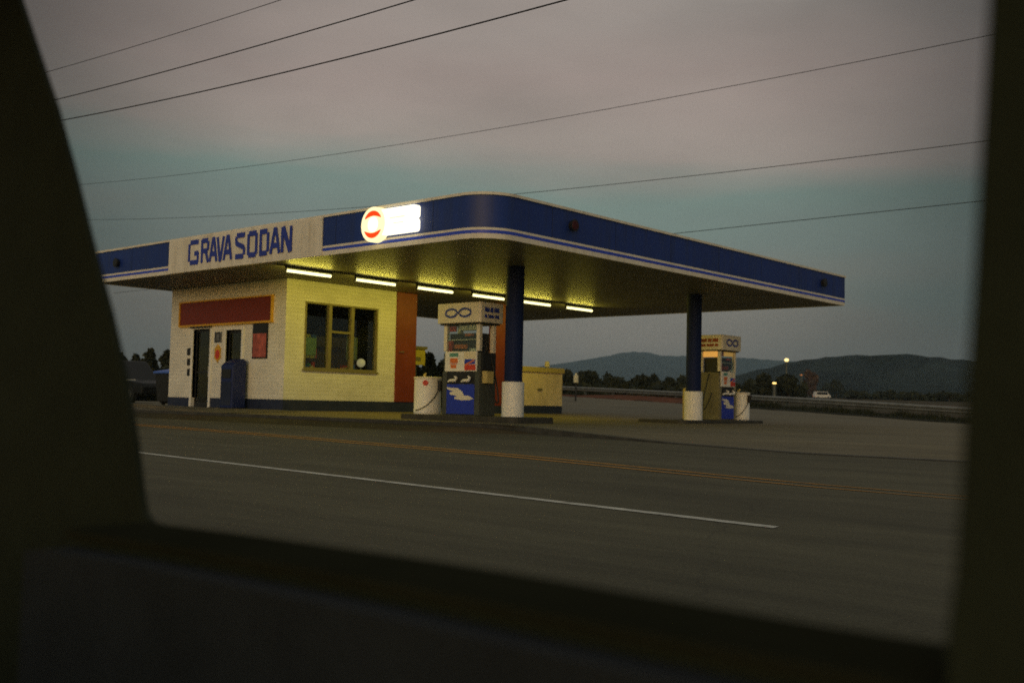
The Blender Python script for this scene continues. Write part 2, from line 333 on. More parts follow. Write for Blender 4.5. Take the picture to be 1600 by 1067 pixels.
sheet('grass_verge', rngf(-21.6, 40, 0.8), [lambda x, t=t: interp(x, RAILX, RAILY) - 2.9 + 3.6 * t + 0.3 * math.sin(x * 1.3) * (1 - t) for t in (0, .2, .4, .6, .8, 1)], lambda x, y: lotz(x, y) + 0.01 + 0.16 * sstep((y - interp(x, RAILX, RAILY) + 2.9) / 2.6) + 0.02 * math.sin(x * 5 + y * 3), M['verge'])
sheet('dirt_verge', rngf(-60, -21.6, 0.8), [lambda x, t=t: interp(x, RAILX, RAILY) - 2.9 + 3.6 * t + (0.35 * math.sin(x * 1.7) + 0.2 * math.sin(x * 4.1)) * (1 - t) for t in (0, .2, .4, .6, .8, 1)],
      lambda x, y: lotz(x, y) + 0.01 + 0.30 * sstep((y - interp(x, RAILX, RAILY) + 2.9) / 2.6) * interp(x, [-40, -34, -20, -17], [0.2, 1, 1, -0.05]) + 0.03 * math.sin(x * 5 + y * 3), M['dirt'])
# kerb along the road
mb = MB(); xs = [-200, -120, -60] + rngf(-40, 60, 0.8); n = 4
for x in xs:
    y = kerby(x); h = kerbh(x); z = roadz(y)
    mb.v += [(x, y - 0.02, z - 0.1), (x, y, z + h + 0.004), (x, y + 0.15, z + h + 0.006), (x, y + 0.15, z - 0.1)]
for i in range(len(xs) - 1):
    for k in range(3): a = i * 4 + k; mb.f.append((a, a + 1, a + 5, a + 4))
tag(mb.build('kerb', M['kerb']), kind='structure')
# raised walk by the shop, its kerb dying away to the right
WPX = [-40, -15.3, -11.0, -8.6]; WPY = [1.3, 1.25, 0.30, -0.14]
def walkh(x): return interp(x, [-14, -8.7], [0.085, 0.004])
mb = MB(); wxs = rngf(-40, -8.6, 0.5)
for x in wxs:
    yf = interp(x, WPX, WPY)
    for t, dz in ((0, -0.10), (0, 1), (.05, 1), (.2, 1), (.45, 1), (.7, 1), (1, 1)):
        y = yf + (2.285 - yf) * t; mb.v.append((x, y, lotz(x, y) + (walkh(x) * (1 - .9 * sstep(t * 1.0)) + .006 if dz == 1 else dz)))
for i in range(len(wxs) - 1):
    for k in range(6): a = i * 7 + k; mb.f.append((a, a + 1, a + 8, a + 7))
tag(mb.build('walkway', M['walk']), kind='structure')
# painted lines
def strip(name, pts, w, m, dz=0.005, fade=False):
    mb = MB()
    for x, y in pts: ww = w * interp(x, [4.5, 11], [1, .22]) if fade else w; mb.v += [(x, y - ww / 2, roadz(y - ww / 2) + dz), (x, y + ww / 2, roadz(y + ww / 2) + dz)]
    for i in range(len(pts) - 1): a = 2 * i; mb.f.append((a, a + 2, a + 3, a + 1))
    return tag(mb.build(name, m), kind='structure')
strip('white_road_line', [(x, -6.60 - 0.074 * (x + .6)) for x in rngf(-30, 9.84, 1.0)], 0.10, M['white_line'])
YX = [-120, -40, -7.4, -2.9, 4.1, 8.7, 10.2, 40]; YY = [-0.9 - 1.0, -1.9, -2.73, -3.09, -3.87, -4.72, -4.84, -5.6]
yx = rngf(-120, 40, 1.0)
strip('yellow_road_line', [(x, interp(x, YX, YY) + 0.11) for x in yx], 0.09, M['yellow_line'], fade=True)
strip('yellow_road_line', [(x, interp(x, YX, YY) - 0.11) for x in yx], 0.09, M['yellow_line'], fade=True)

# ---------------------------------------------------------------- canopy
L, W, F, RC = 15.47, 16.04, 0.91, 0.75
def outline(off):
    pts = [(-L - off, W + off), (-L - off, -off), (-RC, -off)]
    for k in range(1, 12):
        a = R3(-90 + 90 * k / 12); pts.append((-RC + (RC + off) * math.cos(a), RC + (RC + off) * math.sin(a)))
    return pts + [(off, RC), (off, W + off)]
canopy = thing('station_canopy', (-7.7, 8, S), 'broad flat navy canopy with cream stripes and rounded corner over the forecourt', 'canopy')
def band(name, z0, z1, off, m, inset=0.08):
    mb = MB(); o, i = outline(off), outline(-inset); n = len(o)
    for p in o: mb.v.append((p[0], p[1], z0))
    for p in o: mb.v.append((p[0], p[1], z1))
    for p in i: mb.v.append((p[0], p[1], z1))
    for p in i: mb.v.append((p[0], p[1], z0))
    for k in range(n):
        j = (k + 1) % n
        for r in range(4): a = r * n; b = ((r + 1) % 4) * n; mb.f.append((a + k, a + j, b + j, b + k))
    return mb.build(name, m, canopy, smooth=True)
band('lower_trim', S, S + 0.100, 0.0, M['cream']); band('blue_stripe', S + 0.1, S + 0.165, 0.003, M['stripe']); band('upper_trim', S + 0.165, S + 0.215, 0.0, M['cream'])
band('fascia', S + 0.215, S + 0.855, 0.0, M['navy']); band('roof_edge', S + 0.855, S + F, 0.03, M['cream'])
mb = MB()
for x in (-13.4, -3.6 - 1.0, -1.55): mb.box(x - .006, x + .006, -.0035, .002, S + .217, S + .853)
for y in rngf(1.9, 15.2, 2.2): mb.box(-.002, .0035, y - .006, y + .006, S + .217, S + .853)
mb.build('panel_joints', M['skirt'], canopy)
mb = MB(); mb.prism([(p[0], p[1], S + 0.012) for p in outline(-0.085)], (0, 0, 0.06)); mb.build('soffit', M['soffit'], canopy)
mb = MB(); mb.prism([(p[0], p[1], S + 0.62) for p in outline(-0.09)], (0, 0, 0.06)); mb.build('roof_deck', M['roof'], canopy)
mb = MB(); mb.box(-11.42, -5.04, -0.045, -0.004, S - 0.004, S + 0.862); sp = mb.build('sign_panel', M['cream'], canopy, bevel=0.008)
# lettering  GRAVA SODAN, heavy horizontals and thin uprights
GL = {
 'G': [([(.95, .93), (.2, .93)], 'h'), ([(.95, .07), (.2, .07)], 'h'), ([(.1, .12), (.1, .88)], 'v'), ([(.92, .07), (.92, .48)], 'v'), ([(.95, .45), (.6, .45)], 'h')],
 'R': [([(.08, .93), (.85, .93)], 'h'), ([(.08, .50), (.85, .50)], 'h'), ([(.1, 0), (.1, 1)], 'v'), ([(.9, .52), (.9, .9)], 'v'), ([(.6, .5), (.95, 0)], 'v')],
 'A': [([(.0, 0), (.44, 1)], 'v'), ([(.56, 1), (1, 0)], 'v'), ([(.18, .32), (.82, .32)], 'h'), ([(.36, .93), (.64, .93)], 'h')],
 'V': [([(.0, 1), (.45, 0)], 'v'), ([(.55, 0), (1, 1)], 'v'), ([(.36, .06), (.64, .06)], 'h')],
 'S': [([(.95, .93), (.15, .93)], 'h'), ([(.1, .6), (.1, .9)], 'v'), ([(.1, .62), (.9, .42)], 'h'), ([(.92, .12), (.92, .42)], 'v'), ([(.05, .07), (.85, .07)], 'h')],
 'O': [([(.12, .93), (.88, .93)], 'h'), ([(.12, .07), (.88, .07)], 'h'), ([(.08, .08), (.08, .92)], 'v'), ([(.92, .08), (.92, .92)], 'v')],
 'D': [([(.0, .93), (.82, .93)], 'h'), ([(.0, .07), (.82, .07)], 'h'), ([(.1, 0), (.1, 1)], 'v'), ([(.92, .12), (.92, .88)], 'v')],
 'N': [([(.08, 0), (.08, 1)], 'v'), ([(.12, 1), (.88, 0)], 'h'), ([(.92, 0), (.92, 1)], 'v')],
}
mb = MB(); zb, hh = S + 0.175, 0.60; k = 0
for ch, p0, p1 in (('G', 297, 314), ('R', 317.5, 329.5), ('A', 331, 342), ('V', 342.5, 352.5), ('A', 353, 365), ('S', 370.5, 386), ('O', 390, 405), ('D', 409, 423), ('A', 426, 440), ('N', 443, 459)):
    x0, x1 = at_y(p0, 390, 0).x, at_y(p1, 380, 0).x; w = x1 - x0
    for pts, t in GL[ch]:
        k += 1
        mb.stroke([(x0 + u * w, zb + v * hh) for u, v in pts], 0.125 if t == 'h' else 0.088, lambda u, v, d: (u, -0.046 - d, v), 0.0004 * k, 0.010)
mb.build('lettering', M['letter'], sp)
# fascia lamps
for px, py, face, lab in ((185, 411, 'f', 'small dark round lamp on the navy fascia left of the cream name panel'),
                          (893, 353, 'r', 'small dark round lamp with painted red reflection on the fascia nearest the rounded corner'),
                          (1285, 442, 'r', 'small dark round lamp on the fascia near the far right end of the canopy')):
    p = at_y(px, py, -0.004) if face == 'f' else at_x(px, py, 0.004)
    d = Vector((0, -1, 0)) if face == 'f' else Vector((1, 0, 0))
    t = thing('fascia_lamp', p, lab, 'lamp', 'round lamps on the canopy fascia')
    MB().tube([p, p + d * 0.10], [0.10, 0.13], 20).build('housing', M['dark'], t, smooth=True)
    MB().tube([p + d * 0.10, p + d * 0.115], [0.10, 0.09], 20).build('lens', M['lens_reflection'] if px == 893 else M['dark'], t, smooth=True)
# lit sign
lg = thing('lit_sign', (-2.9, -0.06, S + 0.5), 'glowing white sign with a round red and white emblem on the navy fascia', 'sign')
dc = at_y(586, 351.5, -0.10); dr = 0.375
def disc(cx, cz, r, y0, y1, n=40): return MB().tube([(cx, y0, cz), (cx, y1, cz)], r, n)
disc(dc.x, dc.z, dr, 0.0, -0.16).build('disc', M['sign_rim'], lg, smooth=True)
xa, xb, za, zb2 = dc.x + 0.22, at_y(652, 342, -0.1).x, S + 0.255, S + 0.80
def rrect(x0, x1, z0, z1, r, n=6):
    o = []
    for cx, cz, a0 in ((x1 - r, z0 + r, -90), (x1 - r, z1 - r, 0), (x0 + r, z1 - r, 90), (x0 + r, z0 + r, 180)):
        for k in range(n + 1): a = R3(a0 + 90 * k / n); o.append((cx + r * math.cos(a), cz + r * math.sin(a)))
    return o
zm = (za + zb2) / 2
for z0, z1 in ((za, zm - 0.004), (zm + 0.004, zb2)):
    mb = MB().prism([(x, -0.015, z) for x, z in rrect(xa, xb, z0, z1, 0.07)], (0, -0.13, 0)); mb.build('panel', M['sign_lit'], lg, smooth=True)
mb = MB(); mb.box(xa + .28, xb - .32, -0.148, -0.1475, zm + 0.045, zm + 0.075); mb.box(xa + .40, xb - .36, -0.148, -0.1475, zm - 0.07, zm - 0.045); mb.build('faint_text', M['sign_faint'], lg)
mb = MB(); y0 = -0.161
for sgn in (1, -1):
    o = [(dc.x + 0.29 * math.cos(R3(a)), dc.z + sgn * 0.29 * math.sin(R3(a))) for a in range(28, 153, 6)]
    inn = [(dc.x + 0.255 * (1 - 2 * k / 12), dc.z + sgn * (0.125 + 0.055 * math.sin(math.pi * k / 12))) for k in range(12, -1, -1)]
    mb.prism([(x, y0, z) for x, z in o + inn], (0, -0.012, 0))
mb.build('red_arcs', M['sign_arc'], lg)
disc(dc.x, dc.z, 0.16, -0.161, -0.1635).build('white_band', M['sign_lit'], lg)
# fluorescent strip lights
LXP = -7.16; TUBE_W = 13.0
ordn = ['nearest the sign wall, over the shop corner', 'second along, above the shop window', 'third along, just right of the red pilaster', 'fourth along, above the near pump', 'fifth along, just right of the near blue column', 'last one, farthest out towards the far pump']
for k in range(6):
    y0 = 0.60 + 2.162 * k; y1 = y0 + 1.34
    t = thing('strip_light', (LXP, (y0 + y1) / 2, S), 'lit fluorescent strip under the canopy, ' + ordn[k], 'strip light', 'fluorescent strip lights under the canopy')
    mb = MB(); mb.box(LXP - 0.032, LXP + 0.032, y0 - 0.03, y1 + 0.03, S - 0.065, S + 0.011); mb.box(LXP - 0.02, LXP + 0.02, y0 - 0.03, y0 - 0.005, S - 0.15, S - 0.066); mb.box(LXP - 0.02, LXP + 0.02, y1 + 0.005, y1 + 0.03, S - 0.15, S - 0.066)
    mb.build('housing', M['darkgrey'], t)
    MB().tube([(LXP, y0, S - 0.12), (LXP, y1, S - 0.12)], 0.036, 12).build('tube', M['tube'], t, smooth=True)
    for dx, dz, wt_ in ((-.75, -.66, 1.0), (.75, -.66, 1.0), (0, 1, .07)):      # the tube's own light, thrown to either side and up
        ld = bpy.data.lights.new('tube_light', 'AREA'); ld.shape = 'RECTANGLE'; ld.size = 0.05; ld.size_y = y1 - y0; ld.energy = TUBE_W * wt_; ld.color = (1.0, 0.84, 0.085)
        lo_ = bpy.data.objects.new('tube_light', ld); COL.objects.link(lo_); lo_.parent = t
        d_ = Vector((dx, 0, dz)).normalized(); z_ = -d_; y_ = Vector((0, 1, 0)); x_ = y_.cross(z_)
        lo_.matrix_local = Matrix(((x_.x, y_.x, z_.x, d_.x * .038), (x_.y, y_.y, z_.y, 0), (x_.z, y_.z, z_.z, -0.12 + d_.z * .038), (0, 0, 0, 1)))
mb = MB().tube([(LXP, -0.0 + 0.3, S - 0.005), (LXP, 13.2, S - 0.005)], 0.014, 8); tag(mb.build('conduit', M['darkgrey']), 'thin dark conduit linking the strip lights along the soffit', 'conduit')

# ---------------------------------------------------------------- columns
def column(x, y, zb, lab):
    t = thing('canopy_column', (x, y, zb), lab, 'column', 'canopy columns')
    mb = MB(); mb.cyl(x, y, zb + 0.81, S + 0.011, 0.212, n=32); mb.build('shaft', M['col_navy'], t, smooth=True)
    mb = MB(); mb.cyl(x, y, zb, zb + 0.80, 0.262, n=32); mb.cyl(x, y, zb + 0.80, zb + 0.815, 0.262, 0.22, n=32); mb.build('sleeve', M['white'], t, smooth=True)
# ---------------------------------------------------------------- shop
shop = thing('station_shop', (-12.3, 4.7, 0), 'small white painted brick station shop with navy skirting and red signboard', 'shop')
def wall(name, cells, m=M['brick'], parent=None):
    mb = MB()
    for c in cells: mb.box(*c)
    return mb.build(name, m, parent or shop)
XL, XR, TH, TOP = -15.14, BX, 0.18, S + 0.010
d1 = (-13.86, -12.98, 2.27); d2 = (-12.18, -11.42, 2.20)
sk = 0.28
y0, y1 = BY, BY + TH
wall('front_wall', [(XL, d1[0], y0, y1, sk, TOP), (d1[0], d1[1], y0, y1, d1[2], TOP), (d1[1], d2[0], y0, y1, sk, TOP), (d2[0], d2[1], y0, y1, d2[2], TOP), (d2[1], XR, y0, y1, sk, TOP)])
YR = 6.25
wy0, wy1, wz0, wz1 = 2.93, 5.54, 1.12, 2.955
wall('side_wall', [(XR - TH, XR, y1, wy0, sk, TOP), (XR - TH, XR, wy1, YR, sk, TOP), (XR - TH, XR, wy0, wy1, sk, wz0), (XR - TH, XR, wy0, wy1, wz1, TOP)])
wall('rear_wall', [(XL, XR - TH - .002, 6.80, 7.04, 0, TOP), (XL, XL + TH, y1, 6.80, 0, TOP)])
mb = MB()
for a, b in ((XL, d1[0] - .10), (d1[1] + .10, d2[0] - .02), (d2[1] + .10, XR)): mb.box(a - (.004 if a == XL else 0), b + (.004 if b == XR else 0), y0 - .004, y1 - .01, -0.12, sk)
mb.build('skirting', M['skirt'], shop)
mb = MB(); mb.box(XR - TH, XR + .004, y1 - .01, 7.05, -0.12, sk); mb.build('skirting', M['skirt'], shop)
mb = MB(); mb.box(XR - TH, XR + 0.035, YR, 7.05, sk, TOP); pil = mb.build('pilaster', M['red'], shop, bevel=0.01); pil['label'] = 'rust red full height pilaster'
p = at_x(627, 550, XR + 0.04); MB().tube([(XR + 0.03, p.y - .07, p.z), (XR + 0.09, p.y - .07, p.z), (XR + 0.09, p.y + .07, p.z), (XR + 0.03, p.y + .07, p.z)], 0.012, 8).build('handle', M['grey'], pil)
# interior
mb = MB(); mb.box(XL + TH, XR - TH, y1, 7.05, -0.02, 0.0); mb.box(XL + TH, XR - TH, 6.6, 6.64, 0, TOP - .01); mb.box(XL + TH, XR - TH, y1, 6.6, TOP - .05, TOP - 0.012); mb.build('interior_lining', M['inner'], shop)
# doors
def door(d, nm):
    a, b, h = d
    mb = MB(); mb.box(a - .10, a, y0 - .03, y1 + .02, -0.02, h + .08); mb.box(b, b + .10, y0 - .03, y1 + .02, -0.02, h + .08); mb.box(a, b, y0 - .03, y1 + .02, h, h + .08)
    dr = mb.build('door', M['white'], shop, bevel=0.006)
    mb = MB(); mb.box(a + .012, a + .055, y0 + .08, y0 + .12, .015, h - .02); mb.box(b - .055, b - .012, y0 + .08, y0 + .12, .015, h - .02); mb.box(a + .055, b - .055, y0 + .08, y0 + .12, h - .08, h - .02); mb.box(a + .055, b - .055, y0 + .08, y0 + .12, .015, .15); mb.box(a + .055, b - .055, y0 + .08, y0 + .12, 1.0, 1.05)
    mb.build('door_frame', M['dark'], dr)
    mb = MB(); mb.box(a + .055, b - .055, y0 + .095, y0 + .105, .15, h - .08); mb.build('door_glass', M['dark_glass'], dr)
    MB().tube([(b - .09, y0 + .07, .85), (b - .09, y0 + .02, .87), (b - .09, y0 + .02, 1.2), (b - .09, y0 + .07, 1.22)], .012, 8).build('door_handle', M['galv'], dr)
door(d1, 'a'); door(d2, 'b')
# red signboard
a, b = at_y(283, 475, y0 - .05), at_y(425, 464, y0 - .05); x0, x1 = a.x, b.x; z0, z1 = 2.40, 3.06
mb = MB(); mb.box(x0, x1, y0 - .06, y0 - .002, z0, z1); sb = mb.build('signboard', M['sign_red'], shop)
mb = MB(); e = .055; mb.box(x0 - e, x1 + e, y0 - .085, y0 - .002, z0 - e, z0); mb.box(x0 - e, x1 + e, y0 - .085, y0 - .002, z1, z1 + e * .7); mb.box(x0 - e, x0, y0 - .085, y0 - .002, z0, z1); mb.box(x1, x1 + e * .6, y0 - .085, y0 - .002, z0, z1); mb.build('sign_border', M['yellow'], sb)
# poster box window
pw0, pw1 = at_y(397, 532, y0), at_y(418, 530, y0)
mb = MB(); mb.box(pw0.x - .03, pw1.x + .03, y0 - .035, y0 + .02, 1.38, 2.38); pb = mb.build('poster_case', M['dark'], shop)
mb = MB(); mb.box(pw0.x + .01, pw1.x - .01, y0 - .045, y0 - .034, 1.42, 2.06); q = mb.build('poster', pmat('pink_red_poster', (0.42, 0.10, 0.07), 0.5, 0.55, 5), pb)
# notices
def notice(px0, py0, px1, py1, m, nm='notice', y=None):
    y = y0 if y is None else y
    a, b = at_y(px0, py0, y), at_y(px1, py1, y); mb = MB(); mb.box(a.x, b.x, y - .014, y - .002, b.z, a.z); return mb.build(nm, m, shop)
for py in (544, 560, 576): notice(293, py, 299, py + 11, M['dark'])
notice(336, 519, 346.5, 535, M['grey']); mb = MB(); a = at_y(341, 527, y0); mb.stroke([(a.x - .10, a.z - .12), (a.x + .10, a.z - .12), (a.x + .10, a.z + .12), (a.x - .10, a.z + .12), (a.x - .10, a.z - .12)], .035, lambda u, v, d: (u, y0 - .0165 - d, v), 0, .003); mb.build('notice_print', M['dark'], shop)
s = at_y(340.5, 552, y0); MB().prism([(s.x + .19 * math.cos(a * .5236) * (1 if a % 2 else .8), y0 - .002, s.z + .27 * math.sin(a * .5236) * (1 if a % 2 else .85)) for a in range(12)], (0, -.012, 0)).build('sticker', M['yellow'], shop)
MB().prism([(s.x + .11 * math.cos(a * .5236), y0 - .0145, s.z - .03 + .14 * math.sin(a * .5236)) for a in range(12)], (0, -.006, 0)).build('sticker_badge', M['print_red'], shop)
a = at_y(300, 509, y0); mb = MB(); mb.box(d1[0] - .08, d1[1] + .1, y0 - .10, y0 - .032, 2.30, 2.345); mb.build('door_closer', M['dark'], shop)
# shop window
mb = MB(); fx0, fx1 = XR - .12, XR + .015
for a, b, c, d in ((wy0, wy1, wz0, wz0 + .05), (wy0, wy1, wz1 - .05, wz1), (wy0, wy0 + .05, wz0 + .05, wz1 - .05), (wy1 - .05, wy1, wz0 + .05, wz1 - .05)): mb.box(fx0, fx1, a, b, c, d)
for yy in (3.80, 4.60): mb.box(fx0, fx1 - .004, yy - .055, yy + .055, wz0 + .05, wz1 - .05)
mb.box(fx0, fx1 + .002, 3.855, 4.545, 2.15, 2.21)
wn = mb.build('window', M['frame'], shop)
mb = MB(); mb.box(XR - .07, XR - .062, wy0 + .05, wy1 - .05, wz0 + .05, wz1 - .05); mb.build('window_pane', M['glass'], wn)
mb = MB(); mb.box(XR + .0005, XR + .05, wy0 - .04, wy1 + .04, wz0 - .05, wz0 - .002); mb.build('window_sill', M['frame'], wn)
# shelf with goods and lit globe inside
sh = thing('goods_shelf', (-10.0, 4.2, 0), 'dark shelf of coloured goods just inside the shop window', 'shelf')
mb = MB(); mb.box(-10.35, -9.75, 2.75, 5.6, 0, 1.05)
for z in (1.42, 1.78): mb.box(-10.35, -9.80, 2.75, 3.72, z, z + .02)
mb.box(-10.37, -10.352, 2.75, 5.6, 1.05, 2.1); mb.build('rack', M['wood'], sh)
gm = [M['print_teal'], M['print_red'], M['paper'], M['orange'], M['blue_lid'], M['dull_yellow']]
for i, m in enumerate(gm):
    for k in range(9):
        mb = MB(); lv = random.choice([1.052, 1.442, 1.802]); y = random.uniform(2.8, 3.55) if lv > 1.1 else random.choice([random.uniform(2.8, 3.6), random.uniform(4.55, 5.0)])
        mb.box(-10.15 + .02 * i, -9.90 + .02 * i, y, y + random.uniform(.07, .16), lv, lv + random.uniform(.14, .3)); mb.build('goods_box', m, sh)
mb = MB(); mb.box(-9.78, -9.77, 3.02, 3.60, 1.52, 2.0); mb.build('shelf_poster', pmat('pale_green_poster', (0.30, 0.42, 0.22), 0.5, 0.3, 9), sh)
mb = MB(); mb.box(-9.76, -9.75, 4.66, 5.06, 1.45, 2.1); mb.build('shelf_chart', pmat('grey_chart', (0.26, 0.28, 0.22), 0.6, 0.5, 12), sh)
g = at_x(564, 567, -9.85); t = thing('globe_lamp', (g.x, g.y, 1.05), 'small glowing globe lamp behind the lower right of the shop window', 'lamp')
MB().sphere(g, .125, 20, 12).build('globe', M['globe'], t, smooth=True); MB().cyl(g.x, g.y, 1.05, g.z - .11, .05, .03).build('base', M['grey'], t)

# navy bin by the door
bl, br2 = at_y(346, 600, 1.80).x, at_y(365, 600, 1.80).x; bz = 0.012
t = thing('bin', ((bl + br2) / 2, 1.95, bz), 'tall navy blue bin standing in front of the shop door', 'bin')
prof = [(1.76, bz), (2.20, bz), (2.20, bz + 1.30), (2.10, bz + 1.36), (1.84, bz + 1.24), (1.76, bz + 1.16)]
MB().prism([(bl, y, z) for y, z in prof], (br2 - bl, 0, 0)).build('body', M['bin_navy'], t, bevel=.03)
mb = MB(); mb.box(bl + .08, br2 - .08, 1.745, 1.757, bz + .82, bz + 1.06); mb.build('flap', M['dark'], t)
mb = MB(); mb.box(bl + .06, br2 - .06, 1.748, 1.759, bz + .08, bz + .72); mb.build('door', M['skirt'], t)

# annex, red post
ann = thing('low_wall', (-9.57, 12.2, 0), 'low tan stucco wall with yellowish cap and dark base beside the shop', 'wall')
ya0, ya1 = 10.2, 14.12
mb = MB(); mb.box(-9.70, BX, ya0, ya1, .25, 1.38); mb.build('stucco_face', M['tan'], ann)
mb = MB(); mb.box(-9.706, BX + .006, ya0 - .004, ya1 + .004, -0.14, .25); mb.build('skirting', M['skirt'], ann)
mb = MB(); mb.box(-9.76, BX + .06, ya0 - .05, ya1 + .06, 1.385, 1.56); mb.build('cap', M['tan_cap'], ann, bevel=.015)
mb = MB(); a = at_x(843, 608, BX); mb.box(BX + .001, BX + .03, a.y - .12, a.y + .12, a.z - .05, a.z + .03); mb.build('hinge_plate', M['frame'], ann)
c = at_x(855, 566, BX - .13); t = thing('cap_lamp', (c.x, c.y, 1.56), 'small cream lamp sitting on top of the tan wall', 'lamp')
MB().cyl(c.x, c.y, 1.56, 1.60, .06).build('base', M['grey'], t); MB().cyl(c.x, c.y, 1.60, 1.78, .10, .07, 16).build('shade', M['paper'], t, smooth=True)
pa = at_x(775, 480, BX + .30); pb2 = at_x(790, 480, BX + .30)
t = thing('red_post', (BX + .15, (pa.y + pb2.y) / 2, 0), 'rust red square post holding the canopy beside the tan wall', 'post')
mb = MB(); mb.box(BX + .012, BX + .32, pa.y, pb2.y, .22, S + .011); mb.build('shaft', M['red'], t, bevel=.01)
mb = MB(); mb.box(BX + .008, BX + .335, pa.y - .015, pb2.y + .015, -.14, .22); mb.build('base', M['skirt'], t)

# yellow board behind the pilaster
a, b = at_x(641, 541, -10.6), at_x(663, 541, -10.6); z1, z0 = at_x(650, 541, -10.6).z, at_x(650, 570, -10.6).z
t = thing('notice_board', ((a.x), (a.y + b.y) / 2, 0), 'dull yellow board with dark hood on a post behind the red pilaster', 'board')
mb = MB(); mb.box(-10.63, -10.55, a.y, b.y, z0, z1 - .09); mb.build('panel', M['dull_yellow'], t)
mb = MB(); mb.box(-10.70, -10.48, a.y - .03, b.y + .03, z1 - .088, z1); mb.build('hood', M['frame'], t)
mb = MB(); mb.cyl(-10.66, (a.y + b.y) / 2, -.05, z0 + .2, .035); mb.build('post', M['darkgrey'], t)
mb = MB(); mb.box(-10.549, -10.546, a.y + .2, a.y + .42, z0 + .12, z0 + .25); mb.build('panel_print', M['frame'], t)

# ---------------------------------------------------------------- pumps and islands
def island(x0, x1, y0, y1, z0, z1, lab):
    r = .28; o = []
    for cx, cy, a0 in ((x1 - r, y0 + r, -90), (x1 - r, y1 - r, 0), (x0 + r, y1 - r, 90), (x0 + r, y0 + r, 180)):
        for k in range(7): a = R3(a0 + 15 * k); o.append((cx + r * math.cos(a), cy + r * math.sin(a)))
    mb = MB().prism([(x, y, z0 - .06) for x, y in o], (0, 0, z1 - z0 + .06)); t = mb.build('pump_island', M['kerb'], bevel=.02)
    tag(t, lab, 'island', 'raised pump islands')
island(-6.0, -2.05, 3.22, 4.75, -.14, 0.0, 'dark kerbed island under the near pump, white drum and column')
island(-3.65, -2.0, 10.2, 14.9, -.19, -.05, 'dark kerbed island under the far pump, its drum and column')
column(-2.66, 3.82, 0.0, 'navy round canopy column with white sleeve beside the near pump')
column(-2.30, 11.15, -0.05, 'navy round canopy column with white sleeve beside the far pump')

